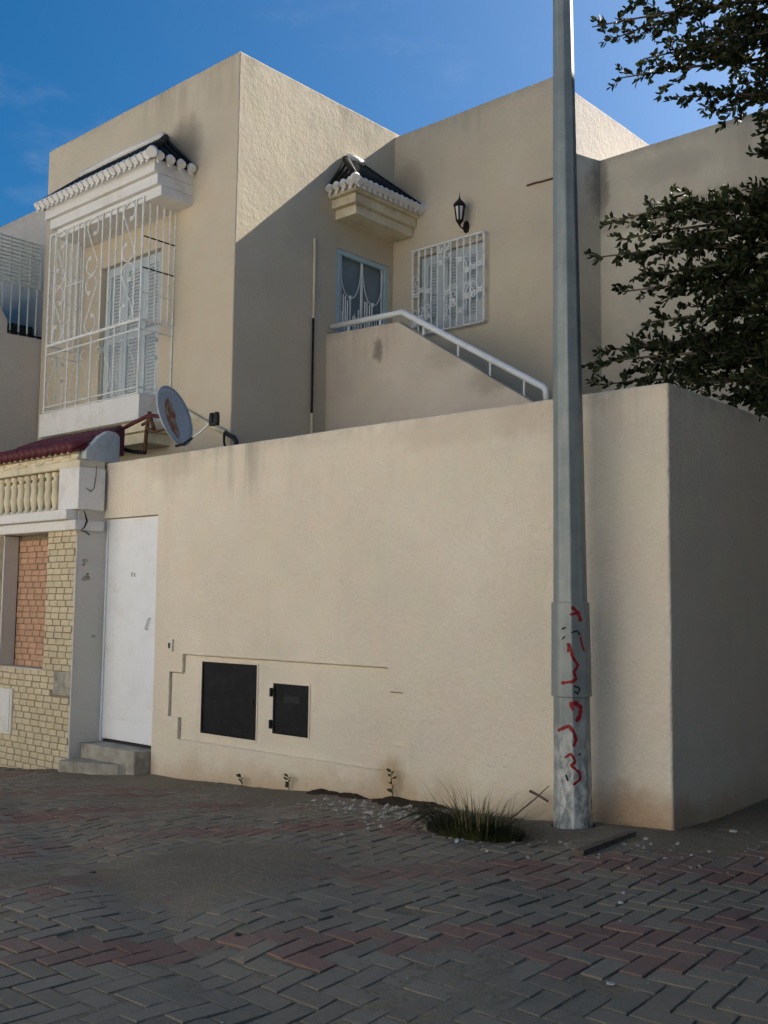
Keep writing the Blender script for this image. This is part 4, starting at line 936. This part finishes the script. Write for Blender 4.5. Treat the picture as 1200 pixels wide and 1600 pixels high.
for (rr, dz) in ((0.50, -.02), (0.40, .008), (0.28, .022), (0.13, .030)):
    for k in range(ringn):
        a = 2 * pi * k / ringn; r = rr * (1 + (0.16 * sin(3 * a + 1) + 0.1 * sin(5 * a)) * (rr > .2))
        x, y = pb.x + r * cos(a) * 1.15, min(pb.y + r * sin(a) * 0.8, Y0 - .01); vs.append((x, y, gz(x, y) + dz))
wob.add(vs, [(i * ringn + k, i * ringn + (k + 1) % ringn, (i + 1) * ringn + (k + 1) % ringn, (i + 1) * ringn + k) for i in range(3) for k in range(ringn)])
wob.build('concrete_collar', 'bed', pole, smooth=True)
from mathutils.bvhtree import BVHTree
trees = []
for me in (shaft_me, sleeve_me):
    trees.append(BVHTree.FromPolygons([v.co.copy() for v in me.vertices], [list(p.vertices) for p in me.polygons]))
def hit(px, py):
    d = ray(px, py).normalized(); best = None
    for t in trees:
        h = t.ray_cast(EYE, d)
        if h[0] is not None and (best is None or h[3] < best[3]): best = h
    return best
def stroke(name, pts, w, mat):
    P = []
    for a, b in zip(pts[:-1], pts[1:]):
        n = max(2, int(sqrt((a[0] - b[0]) ** 2 + (a[1] - b[1]) ** 2) / 10))
        P += [(a[0] + (b[0] - a[0]) * t / n, a[1] + (b[1] - a[1]) * t / n) for t in range(n)]
    P.append(pts[-1]); hs = [hit(820 + x / 4, 920 + y / 4) for x, y in P]; hs = [h for h in hs if h]
    if len(hs) < 2: return
    vs, fs = [], []
    for i, h in enumerate(hs):
        p, nn = h[0], h[1]; t = (hs[min(i + 1, len(hs) - 1)][0] - hs[max(i - 1, 0)][0])
        s = nn.cross(t).normalized(); ww = w * (0.75 + 0.5 * random.random()) * (0.6 if i in (0, len(hs) - 1) else 1)
        vs += [p + s * ww + nn * .0022, p - s * ww + nn * .0022]
    fs = [(2 * i, 2 * i + 1, 2 * i + 3, 2 * i + 2) for i in range(len(hs) - 1)]
    mesh_obj(name, MB().add(vs, fs).mesh(name), mat, pole)
for pts, w, m in (
    ([(292, 112), (332, 150), (350, 205)], .011, 'redpaint'), ([(280, 162), (334, 150)], .008, 'redpaint'),
    ([(230, 254), (256, 240)], .006, 'blackpaint'), ([(233, 316), (252, 296)], .006, 'blackpaint'),
    ([(290, 275), (326, 262), (344, 290)], .006, 'blackpaint'), ([(344, 296), (356, 345), (372, 392)], .006, 'redpaint'),
    ([(264, 352), (276, 344), (270, 398)], .009, 'redpaint'), ([(278, 346), (300, 430), (332, 480), (306, 520), (320, 562), (300, 580), (226, 590)], .009, 'redpaint'),
    ([(304, 606), (344, 622), (330, 656), (310, 640)], .006, 'blackpaint'),
    ([(288, 704), (300, 762)], .012, 'redpaint'), ([(306, 704), (350, 742), (342, 798), (318, 830)], .013, 'redpaint'),
    ([(206, 886), (276, 856), (302, 890), (320, 942), (302, 988)], .010, 'redpaint'),
    ([(250, 1056), (290, 1030), (316, 1080), (290, 1106), (342, 1150), (346, 1190), (302, 1226)], .008, 'redpaint'),
    ([(256, 1160), (272, 1204)], .006, 'blackpaint'), ([(330, 1040), (352, 1030)], .005, 'blackpaint')):
    stroke('painted_scrawl', pts, w, m)

# ------------------------------------------------------------------ foliage helper: leaves as folded diamonds
def leaf_mesh(name, pos, dirs, size, width, mat, fold=0.25):
    n = len(pos); pos = np.asarray(pos); d = np.asarray(dirs); d = d / np.linalg.norm(d, axis=1, keepdims=True)
    rnd = rng.normal(size=(n, 3)); s = np.cross(d, rnd); s /= np.linalg.norm(s, axis=1, keepdims=True) + 1e-9
    u = np.cross(s, d); sz = np.asarray(size).reshape(-1, 1); wd = sz * width
    v = np.stack([pos, pos + d * sz * .30 + s * wd * .42 + u * wd * fold, pos + d * sz * .68 + s * wd * .46 + u * wd * fold, pos + d * sz, pos + d * sz * .68 - s * wd * .46 + u * wd * fold, pos + d * sz * .30 - s * wd * .42 + u * wd * fold], 1).reshape(-1, 3)
    base = np.arange(n).reshape(-1, 1) * 6
    quads = np.concatenate([np.concatenate([base, base + 1, base + 2, base + 3], 1), np.concatenate([base, base + 3, base + 4, base + 5], 1)], 1).reshape(-1, 4)
    me = bpy.data.meshes.new(name); me.vertices.add(len(v)); me.vertices.foreach_set('co', v.astype(np.float32).ravel())
    nf = len(quads); me.loops.add(nf * 4); me.loops.foreach_set('vertex_index', quads.astype(np.int32).ravel())
    me.polygons.add(nf); me.polygons.foreach_set('loop_start', np.arange(0, nf * 4, 4, dtype=np.int32))
    try: me.polygons.foreach_set('loop_total', np.full(nf, 4, dtype=np.int32))
    except Exception: pass
    me.update(calc_edges=True); me.validate()
    tone_attr(me, np.repeat(rng.random(n), 2).astype(np.float32)); me.materials.append(M[mat]); return me

# ------------------------------------------------------------------ tree at the right
TB = Vector((-1.75, 8.9, 0.05))
tree = empty('tree', TB, 'dark leafy tree spreading over the wall from the right edge', 'tree')
trunk = MB(); path = [TB + Vector(p) for p in ((0, 0, -.2), (0.02, 0, .6), (-.06, .03, 1.6), (-.02, -.02, 2.6), (-.1, .04, 4.0), (-.06, .02, 5.4), (-.14, .06, 7.0), (-.1, .1, 8.4))]
trunk.tube(path, [.20, .15, .13, .12, .10, .075, .05, .015], 12)
LP, LD, LS = [], [], []
def branch(a, b, r0, twigs, sag=0.25, leafy=0.35, tl=0.34, big=1.0):
    a, b = Vector(a), Vector(b); ln = (b - a).length
    c = a.lerp(b, .5) + Vector((random.uniform(-.1, .1) * ln, random.uniform(-.1, .1) * ln, sag * ln * .5))
    pts = [a * (1 - t) ** 2 + c * 2 * t * (1 - t) + b * t * t for t in np.linspace(0, 1, 9)]
    trunk.tube(pts, [r0 * (1 - .85 * t) + .002 for t in np.linspace(0, 1, 9)], 5)
    for k in range(twigs):
        t = leafy + (1 - leafy) * (k + random.random()) / twigs; i = min(7, int(t * 8)); p = pts[i].lerp(pts[i + 1], t * 8 - i)
        fw = (pts[i + 1] - pts[i]).normalized()
        dr = (fw * random.uniform(.3, 1.1) + Vector((random.gauss(0, .6), random.gauss(0, .6), random.gauss(-.05, .4)))).normalized()
        L = tl * random.uniform(.45, 1.1) * (1.0 - .6 * (t > .82)); e = p + dr * L + Vector((0, 0, -.10 * L))
        trunk.tube([p, p.lerp(e, .5) + Vector((0, 0, .02)), e], [.005, .004, .0015], 4, False)
        nl = int(L / 0.017)
        for j in range(nl):
            q_ = p.lerp(e, (j + .7) / nl)
            az = random.uniform(0, 2 * pi); o1 = dr.orthogonal().normalized(); o2 = dr.cross(o1)
            ld = dr * .75 + (o1 * cos(az) + o2 * sin(az)) * random.uniform(.5, 1.1) + Vector((0, 0, .12))
            LP.append(tuple(q_)); LD.append(tuple(ld)); LS.append(random.uniform(.05, .085) * big)
        LP.append(tuple(e)); LD.append(tuple(dr)); LS.append(.06)
def limb_from(z): return path[4].lerp(path[5], 0) if False else Vector((TB.x - .08, TB.y + .03, z))
tips = [(925, 42, 8.2), (968, 122, 8.3), (1062, 152, 8.0), (1150, 132, 8.1), (990, 4, 8.4), (1040, 66, 8.3), (1105, 60, 8.0), (1195, 110, 8.0), (1005, 92, 8.3), (1085, 95, 8.5), (1140, 30, 8.2), (1180, 60, 8.5), (960, 60, 8.5),
        (1190, 178, 7.9), (1195, 240, 8.0), (1198, 300, 8.1), (1195, 200, 8.3),
        (934, 402, 8.0), (956, 348, 8.3), (972, 456, 8.1), (1002, 345, 8.2), (1062, 338, 8.0), (1112, 362, 8.1), (1170, 350, 8.0), (1012, 432, 8.2), (962, 376, 8.4), (1040, 380, 8.5), (1080, 420, 8.1), (1130, 400, 8.4), (1190, 380, 8.2), (1060, 450, 8.4), (1120, 460, 8.1), (1180, 440, 8.3),
        (918, 570, 7.8), (932, 602, 7.9), (946, 548, 8.1), (1002, 505, 8.2), (1022, 578, 8.0), (1080, 600, 7.9), (1132, 622, 7.7), (1192, 645, 7.4), (1062, 524, 8.2), (1100, 560, 8.3), (1150, 560, 8.0), (1190, 500, 8.2), (1190, 590, 7.9), (1140, 515, 8.4), (985, 545, 8.3), (1040, 545, 8.4), (1170, 620, 7.6), (1080, 480, 8.5)]
for (px, py, y) in tips:
    tip = onY(px, py, y); s = limb_from(max(2.2, min(8.0, tip.z - 0.45 * (tip - limb_from(tip.z)).length * .35)))
    branch(s, tip, .028, 36, 0.22, 0.32)
def outside(p, m=0.0):
    q = proj(p); return q[2] < 0.3 or q[0] > 1215 + m
k = 0
while k < 290:                                               # the rest of the crown, to the right of the frame
    tip = Vector((random.uniform(-4.2, 2.6) if k < 220 else random.uniform(-3.6, -0.8), random.uniform(5.6, 11.0), random.uniform(2.7, 8.8) if k < 220 else random.uniform(5.2, 8.8)))
    e = ((tip.x + 1.0) / 3.6) ** 2 + ((tip.y - 8.5) / 3.0) ** 2 + ((tip.z - 5.7) / 3.2) ** 2
    if e > 1 or not outside(tip, 60): continue
    branch(limb_from(max(2.3, tip.z - .5)), tip, .026, 34, 0.2, 0.35, 0.42, 1.45); k += 1
trunk.build('trunk', 'bark', tree, smooth=True)
crown = bpy.data.objects.new('crown', leaf_mesh('crown', LP, LD, LS, .56, 'leaf')); COL.objects.link(crown); attach(crown, tree)
print('leaves', len(LP))

# ------------------------------------------------------------------ grass tuft, weeds and litter on the pavement
def blades(name, c, n, rad, hmin, hmax, mat, parent, spread=.8):
    b = MB(); tn = []
    for k in range(n):
        a = random.uniform(0, 2 * pi); r = rad * sqrt(random.random()) * .55; x, y = c[0] + r * cos(a), c[1] + r * sin(a) * .6
        h = random.uniform(hmin, hmax); out = Vector((cos(a), sin(a) * .7, 0)) * spread * random.uniform(.2, 1.0) * h * (.4 + r / rad); w = random.uniform(.002, .0045)
        sd = Vector((-sin(a), cos(a), 0)); p0 = Vector((x, y, gz(x, y) - .01)); pts = [p0 + out * t * t * 1.1 + Vector((0, 0, h * (t - .32 * t * t * spread))) for t in (0, .35, .7, 1)]
        vs = []
        for i, p in enumerate(pts): ww = w * (1 - i / 3.2); vs += [p + sd * ww, p - sd * ww]
        b.add(vs, [(0, 1, 3, 2), (2, 3, 5, 4), (4, 5, 7, 6)]); tn += [random.random()] * 3
    me = b.mesh(name, fix=False); tone_attr(me, tn); o = mesh_obj(name, me, mat, parent); return o
gc = onZ(742, 1300, gz(-4.0, 5.4) + .02); gc = Vector((gc.x, gc.y, 0))
gt = empty('grass_tuft', (gc.x, gc.y, gz(gc.x, gc.y)), 'bushy tuft of green and straw grass growing beside the pole', 'grass tuft')
blades('green_blades', (gc.x, gc.y), 1500, .60, .06, .26, 'grass', gt, 1.5)['kind'] = 'stuff'
blades('dark_core', (gc.x, gc.y), 700, .40, .05, .20, 'core', gt, 1.2)['kind'] = 'stuff'
blades('dry_stalks', (gc.x, gc.y + .05), 110, .62, .14, .44, 'straw', gt, 1.0)['kind'] = 'stuff'
lo = MB(); tn = []
for k in range(16):                                        # long bent blades lying out to the left
    a = random.uniform(2.6, 4.1); L = random.uniform(.25, .55); x, y = gc.x - .15 + random.uniform(-.1, .1), gc.y + random.uniform(-.12, .05)
    pts = [Vector((x + L * t * cos(a), y + L * t * sin(a) * .6, gz(x, y) + .10 * sin(pi * min(1, t * 1.1)) + .006)) for t in np.linspace(0, 1, 5)]
    lo.tube(pts, [.004, .004, .003, .003, .001], 4)
lo = lo.build('bent_blades', 'core', gt); tone_attr(lo.data); lo['kind'] = 'stuff'
heap = empty('soil_heap', (-5.55, Y0 - .05, gz(-5.55, Y0)), 'low dark heap of soil banked against the foot of the boundary wall', 'soil')
hv = []; hx_ = np.linspace(-5.98, -4.55, 40)
for i, x in enumerate(hx_):
    t = i / 39; e = sin(pi * t) ** .5 * (0.55 + 0.3 * sin(9 * t + 1) + 0.2 * sin(23 * t)); e = max(.05, e)
    for (dy, dz) in ((-.16, -.012), (-.11, .012), (-.05, .035), (-.012, .055), (.02, .06)): hv.append((x, Y0 + dy * (.6 + .6 * e), gz(x, Y0) + dz * e + random.uniform(-.005, .005)))
hm = MB().add(hv, [(i * 5 + j, i * 5 + 5 + j, i * 5 + 6 + j, i * 5 + 1 + j) for i in range(39) for j in range(4)]).build('soil', 'dark_soil', heap, smooth=True)
def weed(px, py, h, nl, label):
    p = onY(px, py, Y0 - .035); x, y = p.x, Y0 - .035; z = gz(x, y) - .005
    w = empty('weed', (x, y, z), label, 'weed', 'weeds along the foot of the wall')
    stem = MB().tube([(x, y, z), (x + .006, y - .01, z + h * .5), (x - .004, y - .015, z + h)], [.004, .003, .002], 5).build('stem', 'weed', w)
    tone_attr(stem.data); P_, D_, S_ = [], [], []
    for k in range(nl):
        t = (k + .5) / nl; a = random.uniform(0, 2 * pi); P_.append((x, y - .012 * t, z + h * (.25 + .75 * t))); D_.append((cos(a), -abs(sin(a)) * .8, .5)); S_.append(random.uniform(.03, .055))
    o = bpy.data.objects.new('leaves', leaf_mesh('leaves', P_, D_, S_, .5, 'weed')); COL.objects.link(o); attach(o, w)
weed(378, 1228, .10, 7, 'tiny dark weed below the larger black hatch')
weed(452, 1230, .13, 9, 'forked dark weed at the wall foot below the smaller black hatch')
weed(613, 1250, .24, 12, 'tall thin dry weed at the wall foot under the right end of the panel')
def fallen(name, px0, py0, px1, py1, y0, y1, r, mat, label, cat):
    a, b = onY(px0, py0, y0), onY(px1, py1, y1)
    t = MB().tube([a, a.lerp(b, .5) + Vector((0, 0, .008)), b], [r, r * .9, r * .6], 6).build(name, mat, None, smooth=True); return tag(t, label, cat)
z_ = gz(-3.9, 5.6)
tw = MB().tube([(-3.98, 5.72, gz(-3.98, 5.72)), (-3.80, 5.74, .16), (-3.66, 5.70, .27)], [.006, .005, .003], 6).build('twig', 'wood', None); tag(tw, 'thin dry twig leaning up against the foot of the pole', 'twig')
tw = MB().tube([onY(828, 1236, 5.74), onY(842, 1243, 5.73), onY(856, 1252, 5.72)], [.010, .009, .008], 6).build('twig', 'wood', None); tag(tw, 'short thick broken twig just left of the pole', 'twig')
pk0, pk1 = onZ(905, 1337, 0.06), onZ(988, 1308, 0.08)
d = (pk1 - pk0); d.z = 0; d.normalize(); sd = Vector((-d.y, d.x, 0))
def gp(p, h): return Vector((p.x, p.y, gz(p.x, p.y) + h))
pk = MB(); vs = [gp(pk0 - sd * .03, .0), gp(pk0 + sd * .03, .0), gp(pk1 + sd * .025, .0), gp(pk1 - sd * .025, .0)]
pk.prism(vs, (0, 0, 0), (0, 0, .032)); tag(wobbly(pk.build('plank', 'wood', None, .003), .003, 3), 'short weathered plank lying on the paving right of the pole', 'plank')
def stone_at(px, py, s, mat, label, cat='stone', name='stone', flat=.45, group='stones and litter scattered on the paving'):
    p = onZ(px, py, 0.0)
    for _ in range(3): p = onZ(px, py, gz(p.x, p.y))
    bm = bmesh.new(); s *= 0.8; bmesh.ops.create_icosphere(bm, subdivisions=1, radius=s)
    a = random.uniform(0, 6); 
    for v in bm.verts: v.co = Vector((v.co.x * random.uniform(.8, 1.3), v.co.y * random.uniform(.55, .9), v.co.z * flat * random.uniform(.8, 1.2)))
    bmesh.ops.rotate(bm, verts=bm.verts, cent=(0, 0, 0), matrix=Matrix.Rotation(a, 3, 'Z'))
    me = bpy.data.meshes.new(name); bm.to_mesh(me); bm.free()
    o = mesh_obj(name, me, mat, None, (p.x, p.y, gz(p.x, p.y) + s * flat * .55)); tag(o, label, cat, group)
stone_at(715, 1316, .04, 'paper', 'flat pale stone at the front edge of the grass tuft')
stone_at(975, 1396, .018, 'paper', 'upper of two white pebbles right of the pole')
stone_at(970, 1412, .020, 'paper', 'lower of two white pebbles right of the pole')
stone_at(970, 1440, .013, 'paper', 'little white chip below the two pebbles')
stone_at(955, 1538, .022, 'paper', 'white scrap lying on the paving near the bottom right', 'litter', 'litter_scrap', .25)
stone_at(145, 1364, .022, 'dark', 'black pebble on the paving at the left')
stone_at(155, 1347, .012, 'paper', 'white chip beside the black pebble at the left')
stone_at(372, 1462, .024, 'dark', 'dark stone beside the sunken paving in the middle')
stone_at(618, 1246, .05, 'concrete', 'grey mortar lump below the tall dry weed', flat=.3)
stone_at(1010, 1312, .028, 'paper', 'pale rubble lump by the right end of the plank')
stone_at(1110, 1332, .024, 'paper', 'pale rubble lump near the corner of the wall')
stone_at(1060, 1320, .030, 'concrete', 'grey rubble lump in front of the wall corner')
stone_at(1145, 1300, .03, 'paper', 'pale rubble lump at the foot of the side wall')
# crumbs of mortar and grit gathered along the wall foot: uncountable
cr = MB(); 
def crumb(x, y, s):
    z = gz(x, y); r = lambda: random.uniform(.6, 1.3) * s
    cr.add([(x - r(), y - r(), z), (x + r(), y - r(), z), (x + r(), y + r(), z), (x - r(), y + r(), z), (x + random.uniform(-.4, .4) * s, y + random.uniform(-.4, .4) * s, z + r() * .8)], [(0, 1, 4), (1, 2, 4), (2, 3, 4), (3, 0, 4)])
for k in range(420):
    x = random.uniform(-8.0, -1.9); y = Y0 - abs(random.gauss(0, .16)) - .01
    crumb(x, min(y, Y0 - .01), random.choice((.003, .004, .005, .007, .010)))
for k in range(260):
    x, y = random.gauss(-3.6, .7), random.gauss(5.3, .3)
    if y < Y0 - .02 or x > XC + .03: crumb(x, y, random.choice((.003, .004, .006, .009, .013)))
for k in range(500): crumb(random.uniform(-9, 0.5), random.uniform(1.5, 5.6), random.choice((.003, .003, .004, .006)))
for k in range(170):
    x, y = random.gauss(-4.75, .45), random.gauss(5.45, .16)
    if y < Y0 - .02: crumb(x, y, random.choice((.006, .009, .013, .02, .028)))
co = cr.build('grit', 'concrete', None); tag(co, 'fine grit and mortar crumbs strewn over the paving', 'grit', kind='stuff')
